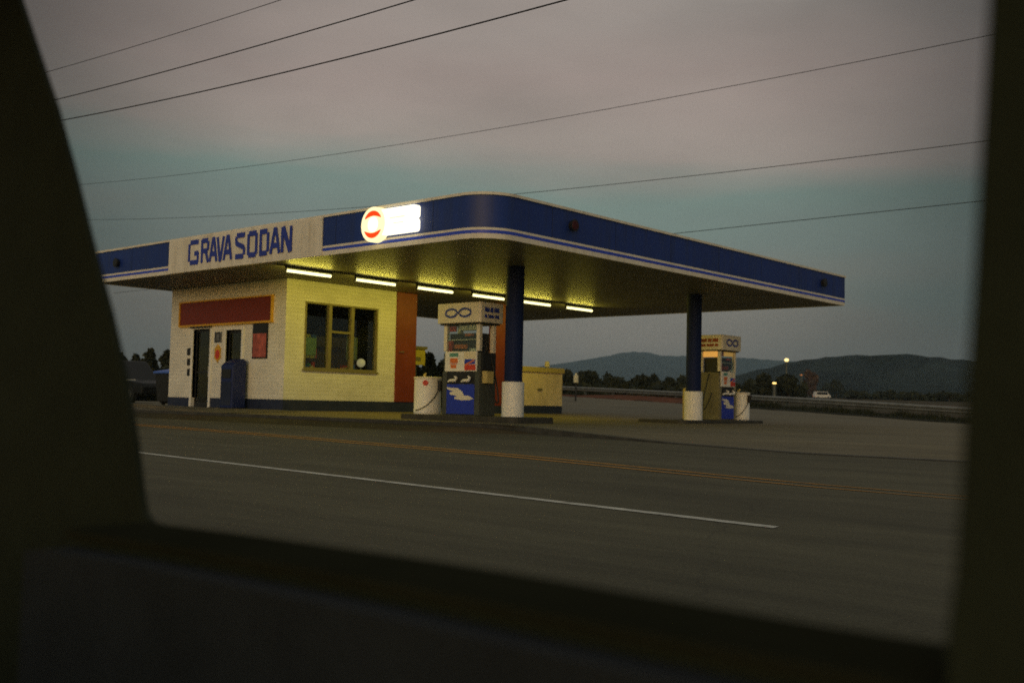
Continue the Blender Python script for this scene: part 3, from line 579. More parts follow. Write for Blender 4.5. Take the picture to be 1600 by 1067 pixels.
def pump(loc, rz, w, hs, lab, far=False):
    """front faces local -Y, width along X"""
    t = thing('fuel_pump', loc, lab, 'fuel pump', 'fuel pumps under the canopy', local=True, rotz=rz)
    b = w * .42; dp = .58 if not far else .72
    Z = lambda z: z * hs
    mb = MB(); mb.box(-b, b, .03, dp, 0, Z(1.50)); mb.box(-b, -b * .76, 0, .03, 0, Z(1.04)); mb.box(b * .76, b, 0, .03, 0, Z(1.04)); mb.build('cabinet', M['olive_panel'] if far else M['darkgrey'], t, bevel=.012)
    mb = MB(); mb.box(-b * .75, b * .75, 0.0, .028, Z(.03), Z(.745)); fp = mb.build('front_panel', M['pump_blue'], t, bevel=.006)
    bird = [(497, 640), (560, 650), (640, 655), (690, 690), (720, 745), (770, 742), (835, 778), (790, 795), (680, 798), (600, 785), (595, 765), (640, 760), (600, 742), (545, 735), (535, 705), (590, 695), (540, 680), (505, 665)]
    mb = MB().prism([(-b * .75 + (x - 497) / 338 * b * 1.5 * .98 + .01, -.002, Z(.03) + (1 - (y - 605) / 360) * Z(.715)) for x, y in bird], (0, -.008, 0)); mb.build('bird_emblem', M['bird'], fp)
    mb = MB(); mb.box(-b * .75, b * .75, .012, .029, Z(.75), Z(1.04)); nb = mb.build('nozzle_band', M['dark'], t)
    for u in (-.45, .28):
        mb = MB(); c = u * b; mb.tube([(c - .13, -.01, Z(.80)), (c - .04, -.035, Z(.83)), (c + .14, -.04, Z(.835)), (c + .17, -.03, Z(.90)), (c + .10, -.02, Z(.93))], [.02, .035, .04, .035, .02], 10); mb.build('nozzle', M['white'], nb, smooth=True)
    mb = MB(); mb.box(-b * .86, b * .86, -.012, .029, Z(1.05), Z(1.53)); cp = mb.build('card_panel', M['white'], t, bevel=.008)
    f = lambda u, v, d: (u * b * .86, -.0125 - d, Z(1.05 + .48 * v))
    def pr(u0, u1, v0, v1, m, nm, lift=0.0):
        mb = MB(); a = f(u0, v0, 0); c = f(u1, v1, 0); mb.box(a[0], c[0], -.018 - lift, -.0125 - lift, a[2], c[2]); mb.build(nm, m, cp)
    pr(-.70, -.16, .74, .92, M['print_teal'], 'poster_header'); pr(-.66, -.18, .42, .66, M['orange'], 'poster_picture'); pr(-.62, -.26, .16, .34, M['orange'], 'poster_picture'); pr(-.7, -.2, .37, .40, M['print_red'], 'poster_rule')
    pr(.22, .94, .62, .97, M['paper'], 'poster'); pr(.26, .92, .36, .60, M['pump_blue'], 'poster'); pr(.26, .95, .05, .34, M['print_red'], 'poster'); mb = MB(); mb.stroke([(b * .25, Z(1.20)), (b * .76, Z(1.32))], .04, lambda u, v, d: (u, -.0185 - d, v), 0, .003); mb.build('poster_flash', M['orange'], cp)
    # display bay
    for sx in (-1, 1):
        for yy in (0.0, dp - .10):
            mb = MB(); mb.box(min(sx * b * .98, sx * b * .80), max(sx * b * .98, sx * b * .80), yy, yy + .10, Z(1.505 if yy else 1.535), Z(2.20)); mb.build('post', M['cream'], t, bevel=.008)
    mb = MB(); mb.box(-b * .78, b * .78, .10, dp - .10, Z(1.50), Z(1.97)); mb.build('display_case', M['dark'], t)
    mb = MB(); mb.box(-b * .78, b * .78, .03, .10, Z(1.80), Z(1.825)); mb.build('display_shelf', M['cream'], t)
    mb = MB(); mb.box(-b * .76, -b * .58, .04, .095, Z(1.54), Z(1.79)); mb.build('red_box', M['print_red'], t); mb = MB(); mb.box(-b * .74, -b * .40, .05, .095, Z(2.02), Z(2.15)); mb.build('red_box', M['print_red'], t)
    mb = MB(); mb.box(-b * .45, b * .20, .05, .097, Z(1.60), Z(1.70)); mb.build('price_strip', M['orange'] if not far else M['print_red'], t); mb = MB(); mb.box(b * .1, b * .5, .05, .097, Z(1.90), Z(1.96)); mb.build('price_strip', M['orange'] if not far else M['print_red'], t)
    mb = MB(); mb.box(-b * .2, b * .72, .04, .20, Z(2.04), Z(2.16)); mb.build('display_box', M['pump_glow'] if far else M['paper'], t)
    mb = MB(); mb.box(b * .40, b * .78, .035, .097, Z(1.54), Z(1.60)); mb.build('receipt_slot', M['white'], t)
    mb = MB(); mb.box(-b * .80, b * .80, .016, .020, Z(1.54), Z(2.2)); mb.build('display_glass', M['glass'], t)
    if far:
        mb = MB(); mb.box(-b * .97, -b * .80, .13, dp - .13, Z(1.99), Z(2.195)); mb.build('display_box', M['pump_glow'], t)
    # crown
    h0, h1 = Z(2.21), Z(2.69)
    o = rrect(-w / 2, w / 2, -.13, dp + .13, .07)
    mb = MB().prism([(x, y, h0) for x, y in o], (0, 0, h1 - h0)); cr = mb.build('crown', M['cream'], t, smooth=True, bevel=.01)
    mb = MB().prism([(x * .93, (y - dp / 2) * .9 + dp / 2, h0 - .035) for x, y in o], (0, 0, .034)); mb.build('crown_base', M['dark'], t)
    # emblem of two linked rings on both long faces
    k = 0
    for y, s in ((-.13, 1), (dp + .13, -1)):
        mb = MB(); cz = (h0 + h1) / 2
        for sx in (-1, 1):
            rng = range(30, 331, 20) if sx < 0 else range(-150, 151, 20)
            pts = [(s * (sx * w * .155 + w * .135 * math.cos(R3(a))), cz + .095 * hs * math.sin(R3(a))) for a in rng]
            mb.stroke(pts, .052, lambda u, v, d: (u, y - s * (.0005 + d), v), .0, .006)
        mb.stroke([(s * -.055 * w, cz + .045), (s * .055 * w, cz - .045)], .036, lambda u, v, d: (u, y - s * (.012 + d), v), 0, .004); mb.stroke([(s * -.055 * w, cz - .045), (s * .055 * w, cz + .045)], .036, lambda u, v, d: (u, y - s * (.018 + d), v), 0, .004)
        mb.build('ring_emblem', M['letter'], cr)
    for x, s in ((-w / 2, -1), (w / 2, 1)):
        mb = MB()
        for r, (za, zb3, words) in enumerate(((.25, .36, (.16, .10, .17)), (.11, .19, (.09, .20, .14)))):
            ya = .02
            for wd in words:
                wd *= dp / .58; mb.box(min(x + s * .0005, x + s * .006), max(x + s * .0005, x + s * .006), ya, ya + wd, h0 + za * hs, h0 + zb3 * hs); ya += wd + .035
        mb.build('side_text', M['text_red'] if far else M['letter'], cr)
    # side box and hose
    mb = MB(); mb.box(b + .001, b + .16, .10, .34, Z(.77), Z(1.06)); mb.build('side_box', M['tan_cap'], t, bevel=.01)
    mb = MB(); mb.box(b + .001, b + .05, .06, dp - .06, Z(1.08), Z(1.49)); mb.build('side_panel', M['dark'], t)
    for sx in (-1, 1):
        pts = []
        for i in range(21):
            u = i / 20; pts.append((sx * (b + .03 + .17 * math.sin(math.pi * u)), .36 + .12 * math.sin(math.pi * u * 1.3), Z(1.46) * (1 - u) + Z(.85) * u - Z(1.15) * math.sin(math.pi * u) * .72))
        MB().tube(pts, .018, 8).build('hose', M['dark'], t, smooth=True)
    return t
pump((-4.07, 3.5, 0.0), 0, 1.46, 1.0, 'near fuel pump with ring emblem on its crown and white bird on blue panel')
p1, p2 = at_x(1129, 536, -2.6), at_x(1159, 536, -2.6)
pump((-2.6 - .13, (p1.y + p2.y) / 2, -0.05), R3(90), p2.y - p1.y, .955, 'far fuel pump behind the right column, orange glow in its display', True)
# white drums
def drum(x, y, z, r, h, lab, hose_dir):
    t = thing('white_drum', (x, y, z), lab, 'drum', 'white drums on the pump islands')
    mb = MB().tube([(x, y, z), (x, y, z + .02), (x, y, z + .03), (x, y, z + h * .10), (x, y, z + h * .11), (x, y, z + h - .06)], [r * .98, r * .98, r, r, r * .985, r * .985], 36); mb.build('body', M['white'], t, smooth=True)
    mb = MB().tube([(x, y, z + h - .06), (x, y, z + h - .058), (x, y, z + h - .01), (x, y, z + h)], [r * .98, r * 1.03, r * 1.03, r * .95], 36); mb.build('lid', M['cream'], t, smooth=True)
    a = math.atan2(CAM.y - y, CAM.x - x) - .18
    mb = MB(); o = []
    for k in range(16): an = k * math.pi / 8; aa = a + math.cos(an) * .075 / r; o.append((x + (r * .99) * math.cos(aa), y + (r * .99) * math.sin(aa), z + h * .83 + .07 * math.sin(an)))
    if hose_dir > 0: mb.prism(o, (.012 * math.cos(a), .012 * math.sin(a), 0)); mb.build('red_badge', M['print_red'], t)
    mb = MB(); pts = []
    for i in range(25):
        u = i / 24; aa = a - .75 + 1.75 * u; rr = r + .022; pts.append((x + rr * math.cos(aa), y + rr * math.sin(aa), z + h * (.10 + .55 * u ** 2.0)))
    mb.tube(pts, .012, 8); mb.build('hose', M['dark'], t, smooth=True)
    aa = a + 1.02; mb = MB(); mb.tube([(x + (r + .05) * math.cos(aa), y + (r + .05) * math.sin(aa), z + h * .62), (x + (r + .07) * math.cos(aa), y + (r + .07) * math.sin(aa), z + h * .9)], [.05, .07], 12); mb.build('nozzle_holder', M['dark'], t, smooth=True)
    mb = MB(); mb.tube([(x - .12, y, z + h), (x - .12, y, z + h + .06), (x - .05, y - .02, z + h + .085)], [.035, .03, .02], 10); mb.build('tap', M['tan_cap'], t, smooth=True)
drum(-5.58, 3.88, 0.0, .345, .93, 'white drum with red badge and hose left of the near pump', 1)
p = at_x(1159, 640, -2.85); drum(-2.85, p.y, -0.05, .245, .86, 'white drum at the right end of the far pump island', -1)
b = at_y(1072.5, 640, 11.75)
t = thing('bollard', (b.x, b.y, -.05), 'short cream bollard just left of the far column', 'bollard')
MB().tube([(b.x, b.y, -.05), (b.x, b.y, .80), (b.x, b.y, .85), (b.x, b.y, .88)], [.11, .11, .09, .03], 20).build('post', M['tan_cap'], t, smooth=True)
MB().cyl(b.x, b.y, -.05, -.02, .16).build('base_plate', M['darkgrey'], t)

# ---------------------------------------------------------------- guard rail
gr = thing('guard_rail', (-20, 45, 0.4), 'long galvanised guard rail along the back edge of the lot', 'guard rail')
xs = rngf(-75, 20, 1.0); prof = [(-.02, .44), (-.08, .50), (-.08, .56), (-.02, .61), (-.08, .66), (-.08, .72), (-.02, .78), (.0, .78), (.0, .44)]
mb = MB(); n = len(prof)
for x in xs:
    y, z = interp(x, RAILX, RAILY) - .25, interp(x, RAILX, RAILZ)
    for a, b in prof: mb.v.append((x, y + a * 1.5, z + b))
for i in range(len(xs) - 1):
    for k in range(n): a = i * n + k; b = i * n + (k + 1) % n; mb.f.append((a, b, b + n, a + n))
mb.build('rail', M['rail'], gr)
for x in rngf(-74, 19, 3.8):
    y, z = interp(x, RAILX, RAILY) - .12, interp(x, RAILX, RAILZ); mb = MB(); mb.box(x - .08, x + .08, y - .09, y + .09, z - .4, z + .74); mb.build('post', M['darkgrey'], gr)

# ---------------------------------------------------------------- vegetation
def tree(px, py, wpx, D, lab, m='leaf', kind='round', grp='trees beyond the guard rail', name='tree', n=1500, zbase=None):
    top = at_d(px, py, D); w = wpx * D / FPX; x, y = top.x, top.y; zb = terr(x, y) if zbase is None else zbase; h = max(1.5, top.z - zb)
    t = thing(name, (x, y, zb), lab, 'tree' if name == 'tree' else 'bush', grp)
    tr = MB(); th = h * (.30 if kind == 'round' else .12)
    tr.tube([(x, y, zb - .3), (x + .03 * w, y, zb + th), (x, y, zb + h * .8)], [.045 * h, .03 * h, .008 * h], 8)
    for k in range(5):
        a = k * 1.3 + random.random(); tr.tube([(x, y, zb + th * .9), (x + .22 * w * math.cos(a), y + .22 * w * math.sin(a), zb + h * (.5 + .06 * k))], [.018 * h, .006 * h], 6)
    tr.build('trunk', M['bark'], t, smooth=True)
    cr = MB(); lobes = []
    nl = 9 if kind != 'column' else 6
    for k in range(nl):
        a = random.uniform(0, 6.28); rr = random.uniform(.05, .34) * w; f = random.uniform(.0, 1.0)
        zz = zb + h * (th / h + .10 + (.74 - th / h) * f); sh = (1 - .55 * f) if kind == 'round' else (1 - .8 * f if kind == 'column' else 1 - .3 * f)
        lobes.append((x + rr * math.cos(a) * sh, y + rr * math.sin(a) * sh, zz, w * random.uniform(.17, .30) * (1 if kind != 'column' else .8), h * random.uniform(.11, .19)))
    lobes.append((x, y, zb + h * .86, w * .18, h * .14))
    ls = max(.12, min(w, h) * .075)
    for k in range(n):
        lx, ly, lz, lr, lh = random.choice(lobes)
        u = Vector((random.gauss(0, 1), random.gauss(0, 1), random.gauss(0, 1))).normalized() * random.random() ** .4
        c = Vector((lx + u.x * lr, ly + u.y * lr, lz + u.z * lh))
        if c.z < zb + .05: continue
        a = Vector((random.gauss(0, 1), random.gauss(0, 1), random.gauss(0, 1))).normalized(); b = a.orthogonal().normalized(); s = ls * random.uniform(.6, 1.5)
        cr.face([c + a * s, c + b * s * .6, c - a * s, c - b * s * .6])
    cr.build('crown', M[m], t)
    return t
T = tree
T(887, 577, 40, 104, 'dark tree rising right behind the end of the tan wall'); T(918, 580, 52, 112, 'dark round tree just right of the white lantern post'); T(958, 588, 46, 112, 'low dark tree between the lantern post and the far column, left one', n=700)
T(1003, 586, 60, 116, 'broad dark tree midway between tan wall and far column'); T(1046, 590, 46, 112, 'low dark tree just left of the far column', n=700); T(1080, 593, 50, 118, 'low dark tree showing behind the far column', n=600)
T(1125, 588, 60, 125, 'dark tree behind the far pump', n=700)
T(1192, 584, 44, 130, 'dark tree right of the far pump, before the low street light'); T(1231, 585, 52, 126, 'dark round tree at the foot of the tall street lamp'); T(1263, 578, 30, 350, 'brownish upright tree right of the tall street lamp', m='leaf_brown', kind='upright'); T(1306, 594, 36, 352, 'dark tree just right of the white van'); T(1335, 610, 36, 215, 'very low dark tree two along from the white van', n=500)
T(1385, 615, 50, 210, 'low dark bush line tree above the right guard rail', n=600); T(1430, 615, 56, 190, 'low spreading dark tree near the right car pillar, left one', n=700); T(1482, 612, 64, 170, 'low spreading dark tree next to the right car pillar', n=800); T(1170, 598, 40, 120, 'low dark tree just right of the far drum', n=500)
gl = 'trees left of the shop'
T(186, 551, 40, 74, 'dark tree half hidden by the left car pillar', grp=gl); T(212, 552, 34, 70, 'dark low tree left of the round one by the shop', grp=gl, n=700); T(236, 544, 30, 72, 'dark round tree in the gap left of the shop', grp=gl); T(262, 546, 34, 66, 'dark tree touching the left edge of the shop', grp=gl); T(222, 562, 44, 64, 'low dark shrubby tree below the round one left of the shop', grp=gl, n=700); T(160, 548, 40, 72, 'dark tree mostly behind the left car pillar', grp=gl, n=500)
gb = 'bushes behind the pumps'
T(672, 551, 34, 44, 'dark bush right behind the yellow board', kind='bush', name='bush', grp=gb, n=1300); T(697, 560, 34, 46, 'dark bush seen behind the near pump', kind='bush', name='bush', grp=gb, n=1100); T(652, 572, 30, 42, 'dark leafy bush under the yellow board', kind='bush', name='bush', grp=gb, n=900)
T(766, 535, 15, 56, 'slim dark cypress between the near pump and red post', kind='column', grp='trees behind the pumps', n=900); T(752, 560, 22, 58, 'dark tree behind the right edge of the near pump', grp='trees behind the pumps', n=800); T(776, 562, 22, 60, 'dark tree behind the red post', grp='trees behind the pumps', n=700); T(720, 556, 40, 60, 'dark tree hidden behind the near pump display', grp='trees behind the pumps', n=700)

def treeline(name, spec, lab, n, m, ls):
    mb = MB(); rnd = random.Random(9)
    for px0, px1, pt, D in spec:
        for k in range(n):
            px = rnd.uniform(px0, px1); d = D * rnd.uniform(.96, 1.08); p = at_d(px, pt, d); zb = terr(p.x, p.y); h = p.z - zb
            if h < .3: continue
            lump = .72 + .28 * math.sin(px * .21 + pt) * math.sin(px * .083 + 1.7)
            c = Vector((p.x, p.y, zb + h * lump * rnd.random() ** .7))
            a = Vector((rnd.gauss(0, 1), rnd.gauss(0, 1), rnd.gauss(0, 1))).normalized(); b = a.orthogonal().normalized(); q = ls * rnd.uniform(.6, 1.5)
            mb.face([c + a * q, c + b * q * .6, c - a * q, c - b * q * .6])
    o = mb.build(name, m); return tag(o, lab, 'undergrowth', kind='stuff')
treeline('undergrowth', [(872, 1000, 584, 118), (1000, 1100, 588, 122), (1100, 1180, 594, 130), (1180, 1258, 594, 134), (1250, 1330, 597, 372), (1320, 1420, 611, 212), (1400, 1540, 613, 190), (872, 1070, 600, 96)], 'dark continuous undergrowth massed between the trees beyond the rail', 2600, M['leaf'], .42)
treeline('undergrowth', [(150, 275, 566, 62), (640, 700, 578, 50), (740, 790, 570, 66)], 'dark undergrowth filling the gaps beside and behind the shop', 1500, M['leaf'], .26)

mb = MB(); rnd = random.Random(4)
for k in range(9000):
    x = rnd.uniform(-45, 14); y = interp(x, RAILX, RAILY) + (rnd.uniform(-2.6, .9) if x > -22 else rnd.uniform(-.2, 1.2)); z = lotz(x, y) + (.14 if x > -22 else .1)
    h = rnd.uniform(.12, .42) * (.7 + .5 * math.sin(x * .9) * math.sin(x * 2.3 + y)); an = rnd.uniform(0, 3.14); w = rnd.uniform(.015, .04); lx, ly = rnd.uniform(-.1, .1), rnd.uniform(-.1, .1)
    mb.face([(x - w * math.cos(an), y - w * math.sin(an), z - .05), (x + w * math.cos(an), y + w * math.sin(an), z - .05), (x + lx, y + ly, z + h)])
tag(mb.build('grass', M['leaf']), 'rough dark grass growing along the foot of the guard rail', 'grass', kind='stuff')

# ---------------------------------------------------------------- hills
def hills(pts, depth, amp, seed):
    rnd = random.Random(seed); mb = MB(); P = [at_d(px, py, D) for px, py, D in pts]
    cr = []
    for i in range(len(P) - 1):
        m = max(3, int((P[i + 1] - P[i]).length / 14))
        for k in range(m): cr.append(P[i].lerp(P[i + 1], k / m))
    cr.append(P[-1]); n = len(cr); rows = [(1.0, 0, 0.0), (.985, .93, 1.2), (.96, .82, 1.5), (.90, .62, 1.6), (.80, .36, 1.4), (.70, .12, 1.0), (.62, -.06, .3)]
    back = [(1.05, .9, 1.0), (1.2, .3, 0), (1.25, -.1, 0)]
    allr = [(b, h, a) for b, h, a in back[::-1]] + rows
    nz = [rnd.uniform(-1, 1) for _ in range(n)]
    sm = [sum(nz[max(0, i - 9):i + 10]) / len(nz[max(0, i - 9):i + 10]) for i in range(n)]
    for s, h, a in allr:
        for i, c in enumerate(cr):
            d = c - CAM; hh = c.z * (1 if (s, h) == (1.0, 0) else h) + amp * (a * (sm[(i * 3) % n] * 6) + (nz[i] * .9 if h <= 0 or h > .9 else nz[(i * 7) % n] * 1.6))
            s2 = s + .012 * a * sm[(i * 2) % n] * 4
            mb.v.append((CAM.x + d.x * s2, CAM.y + d.y * s2, max(-2.0, hh)))
    for j in range(len(allr) - 1):
        for i in range(n - 1): a = j * n + i; mb.f.append((a, a + 1, a + n + 1, a + n))
    o = mb.build('hills', M['hill'])
    for p in o.data.polygons: p.use_smooth = True
    return tag(o, kind='structure')
hills([(560, 600, 3350), (700, 590, 3350), (800, 580, 3350), (860, 570, 3350), (930, 560, 3350), (970, 552, 3350), (990, 549.5, 3350), (1015, 551, 3350), (1040, 556.5, 3350), (1075, 556, 3350), (1110, 557, 3350), (1170, 560, 3350), (1230, 563.5, 3350), (1300, 566, 3350), (1420, 575, 3350)], 0, 1.6, 3)
hills([(1090, 600, 720), (1150, 588, 720), (1200, 574, 720), (1240, 566, 720), (1290, 557.5, 720), (1340, 554.5, 720), (1400, 553, 720), (1450, 557, 720), (1505, 562, 720), (1560, 566, 720), (1640, 580, 720)], 0, .8, 5)

# ---------------------------------------------------------------- far lights and vehicles
def street_lamp(px, py, D, r, m, lab, sz=.8):
    p = at_d(px, py, D); zb = terr(p.x, p.y); t = thing('street_lamp', (p.x, p.y, zb), lab, 'street lamp', 'distant street lamps')
    MB().tube([(p.x, p.y, zb - .3), (p.x, p.y, p.z - .1)], [.28, .20], 10).build('pole', M['darkgrey'], t, smooth=True)
    MB().sphere((p.x, p.y, p.z), r, 14, 8, sz).build('lamp_head', m, t, smooth=True)
street_lamp(1229, 562.5, 230, .46, M['lamp_glow'], 'tall lit street lamp standing against the hill ridge')
street_lamp(1210, 598.5, 120, .23, M['lamp_small'], 'low small street light glowing in front of the dark trees', .45)
street_lamp(1252, 586, 335, .40, M['lamp_orange'], 'faint orange street light before the brownish tree', .5)
p = at_d(900, 591, 70); zb = lotz(p.x, interp(p.x, RAILX, RAILY)) - .3
t = thing('lantern_post', (p.x, p.y, zb), 'cream cylinder lantern on a dark post behind the rail near the tan wall', 'lantern')
MB().tube([(p.x, p.y, zb - .3), (p.x, p.y, p.z - .3)], .06, 10).build('post', M['dark'], t, smooth=True)
MB().tube([(p.x, p.y, p.z - .30), (p.x, p.y, p.z - .28), (p.x, p.y, p.z + .18), (p.x, p.y, p.z + .22), (p.x, p.y, p.z + .34)], [.15, .17, .17, .08, .07], 16).build('lantern', pmat('pale_lantern', (.80, .70, .40), .5, .05, 4), t, smooth=True)

def vehicle(name, cx, cy, zb, yaw, ln, wd, ht, hood, mbody, lab, cat, grp=None, tail=None, belt=None):
    t = thing(name, (cx, cy, zb), lab, cat, grp, local=True, rotz=yaw); l, w = ln / 2, wd / 2; r = .34
    bz = ht * .53
    sec = [(-l, .35), (-l, bz * .95), (-l + .12, bz)] + ([(-l + .25, ht * .97), (-l + .5, ht)] if hood == 'van' else [(-l + .55, ht * .97), (-l + .95, ht)])
    sec += ([(l - 1.0, ht), (l - .55, ht * .6), (l - .05, ht * .5), (l, ht * .4), (l, .35)] if hood == 'van' else [(l - 2.2, ht), (l - 1.35, bz * 1.04), (l - .1, bz * .88), (l, bz * .7), (l, .35)])
    MB().prism([(x, -w, z) for x, z in sec], (0, wd, 0)).build('body', mbody, t, bevel=.06)
    gz0, gz1 = bz * 1.06, ht * .93
    for s in (-1, 1):
        q = [(-l + .75 if hood != 'van' else -l + .5, gz1), (-l + .5 if hood != 'van' else -l + .4, gz0), ((l - 1.55) if hood != 'van' else l - .9, gz0), ((l - 2.25) if hood != 'van' else l - 1.15, gz1)]
        MB().prism([(x, s * (w + .002), z) for x, z in q], (0, s * .01, 0)).build('window', M['car_glass'], t)
        for x in (-l + .85, l - .85):
            wh = MB().tube([(x, s * (w - .2), r), (x, s * (w + .012), r)], r, 20).build('wheel', M['dark'], t, smooth=True); MB().tube([(x, s * (w + .013), r), (x, s * (w + .02), r)], r * .55, 16).build('rim', M['grey'], wh)
        if belt: MB().box(-l + .2, l - .4, min(s * (w + .003), s * (w + .012)), max(s * (w + .003), s * (w + .012)), bz - .03, bz + .02).build('side_trim', M['galv'], t)
        MB().box(-l - .012, -l + .001, s * w * .80 - .12, s * w * .80 + .12, bz * .62, bz * .80).build('tail_light', tail or M['sign_red'], t)
        MB().box(l - .001, l + .012, s * w * .75 - .14, s * w * .75 + .14, bz * .50, bz * .64).build('headlight', M['paper'] if name == 'van' else M['car_glass'], t)
    return t
def gz(D, px): p = at_d(px, 620, D); return p, terr(p.x, p.y)
p, z = gz(335, 1284); vehicle('van', p.x, p.y, z, R3(52), 5.0, 1.9, 2.1, 'van', M['van_white'], 'white van on the road below the brownish tree', 'van', None, M['tail'])
p = at_d(1360, 623, 270); vehicle('parked_car', p.x, p.y, terr(p.x, p.y), R3(45), 3.0, 1.6, 1.35, 'car', M['grey'], 'pale distant car above the rail, nearer the white van', 'car', 'distant cars above the rail')
p = at_d(1417, 630, 255); vehicle('parked_car', p.x, p.y, terr(p.x, p.y), R3(45), 3.0, 1.6, 1.35, 'car', M['car_black'], 'dark distant car above the rail, nearer the right pillar', 'car', 'distant cars above the rail')
p = at_d(196, 600, 46); vehicle('parked_suv', p.x, p.y, 0, R3(8), 4.6, 1.85, 1.72, 'car', M['car_black'], 'dark parked car left of the shop, half behind the left car pillar', 'car', None, None, True)
# dumpster with blue lid
a, b2 = at_y(246, 600, 3.6), at_y(262, 600, 3.6)
t = thing('dumpster', ((a.x - .0 + .9), 4.2, 0), 'dark dumpster with a blue lid at the left edge of the shop', 'dumpster')
x0, x1 = a.x, a.x + 1.9
MB().prism([(x0, 3.6, .12), (x0, 5.0, .12), (x0, 5.05, 1.12), (x0, 3.5, 1.02)], (x1 - x0, 0, 0)).build('body', M['dark'], t, bevel=.02)
MB().prism([(x0 - .03, 3.44, 1.03), (x0 - .03, 5.1, 1.14), (x0 - .03, 5.1, 1.30), (x0 - .03, 4.6, 1.30), (x0 - .03, 3.44, 1.10)], (x1 - x0 + .06, 0, 0)).build('lid', M['blue_lid'], t, bevel=.02)
for xx in (x0 + .15, x1 - .15):
    for yy in (3.75, 4.85): MB().tube([(xx - .03, yy, .0 + .06), (xx + .03, yy, .06)], .06, 12).build('caster', M['dark'], t)

# ---------------------------------------------------------------- overhead wires
def wire(pix, Y, r, lab, x0, x1):
    P = [at_y(px, py, Y) for px, py in pix]
    if len(P) == 2:
        f = lambda x: P[0].z + (P[1].z - P[0].z) * (x - P[0].x) / (P[1].x - P[0].x)
    else:
        A = [(q.x, q.z) for q in (P[0], P[len(P) // 2], P[-1])]
        lo, hi = A[0][0], A[2][0]
        def f(x):
            if x < lo - 4 or x > hi + 4:
                e = lo - 4 if x < lo else hi + 4; return q_(e) + (q_(e + .1) - q_(e - .1)) / .2 * (x - e)
            return q_(x)
        def q_(x):
            s = 0
            for i in range(3):
                l = 1
                for j in range(3):
                    if i != j: l *= (x - A[j][0]) / (A[i][0] - A[j][0])
                s += A[i][1] * l
            return s
    mb = MB().tube([(x, Y, f(x)) for x in rngf(x0, x1, 1.5)], r, 6); o = mb.build('power_line', M['wire'], smooth=True); tag(o, lab, 'power line', 'overhead power lines')
wire([(80, 111), (260, 57.5), (440, 0)], -1, .008, 'topmost thin power line crossing the upper left sky', -45, 25)
wire([(88, 156), (360, 84), (648, 0)], -1, .013, 'thick power line second from the top at upper left', -45, 25)
wire([(98, 188), (480, 105), (886, 0)], -1, .014, 'lowest and thickest of the upper left power lines', -45, 25)
wire([(133, 288), (700, 205), (1200, 124), (1540, 57)], 18, .011, 'long thin power line crossing the whole sky above the sign', -80, 30)
wire([(140, 343.5), (570, 329), (815, 302.5), (1530, 222)], 22, .013, 'power line passing behind the rounded canopy corner', -90, 30)
wire([(1055, 365), (1527, 315)], 24, .014, 'lowest power line at right, just above the canopy end', -60, 30)

# ---------------------------------------------------------------- the car the picture is taken from
RZ = roadz(CAM.y)
car = thing('car', (CAM.x, CAM.y, RZ), 'dark cabin of the car whose open side window frames the station', 'car')
WI, WO = CAM.y + .42, CAM.y + .50
def wp_out(px, py): q = at_y(px, py, WO); return (q.x, q.z)
def wp_in(px, py): q = at_y(px, py, WI); return (q.x, q.z)
ft, fb = CAM.z + .62, RZ + .35; xr, xf = CAM.x - 1.75, CAM.x + 1.15
def slab(name, pts, m, y0=WI, y1=WO, parent=None, bevel=.0015):
    return MB().prism([(x, y0, z) for x, z in pts], (0, y1 - y0, 0)).build(name, m, parent or car, bevel=bevel)
left = [wp_out(*q) for q in ((38, 0), (66, 85), (95, 170), (124, 275), (150, 380), (180, 490), (205, 600), (220, 690), (229, 770), (235, 800), (245, 814))]
lt = left[0]; wt = CAM.z + .50; lt2 = (lt[0] - (left[1][0] - lt[0]) * (wt - lt[1]) / (lt[1] - left[1][1]), wt)
sill = [wp_out(*q) for q in ((265, 819), (420, 838), (640, 869), (800, 893), (960, 920), (1100, 943), (1300, 976))]
sr = (wp_in(1478, 1000)[0], wp_out(1478, 1003)[1] - .004)
sill.append(wp_out(1478, 1003))
right = [wp_in(*q) for q in ((1478, 985), (1490, 900), (1498, 780), (1505, 640), (1519, 430), (1530, 230), (1543, 0))]
rt2 = (right[-1][0] + .02, wt)
slab('rear_pillar', [(xr, ft), (lt2[0], ft), lt2] + left + [(left[-1][0], fb + .55), (xr, fb + .55)], M['car_trim'], WI + .072)
slab('front_pillar', [(rt2[0], ft), rt2] + right[::-1] + [sr, (sr[0], fb + .55), (sr[0] + .22, fb + .55), (sr[0] + .22, ft)], M['car_trim'])
SEAL = .008
dpts = [(x, z - SEAL) for x, z in [left[-1]] + sill + [sr]] + [ (sr[0], fb), (left[-1][0], fb)]
drr = slab('door', dpts, M['car_trim'])
top_ = [left[-1]] + sill + [sr]; slab('window_seal', top_ + [(x, z - SEAL + .0005) for x, z in top_[::-1]], M['seal'], WI - .004, WO, drr, .003)
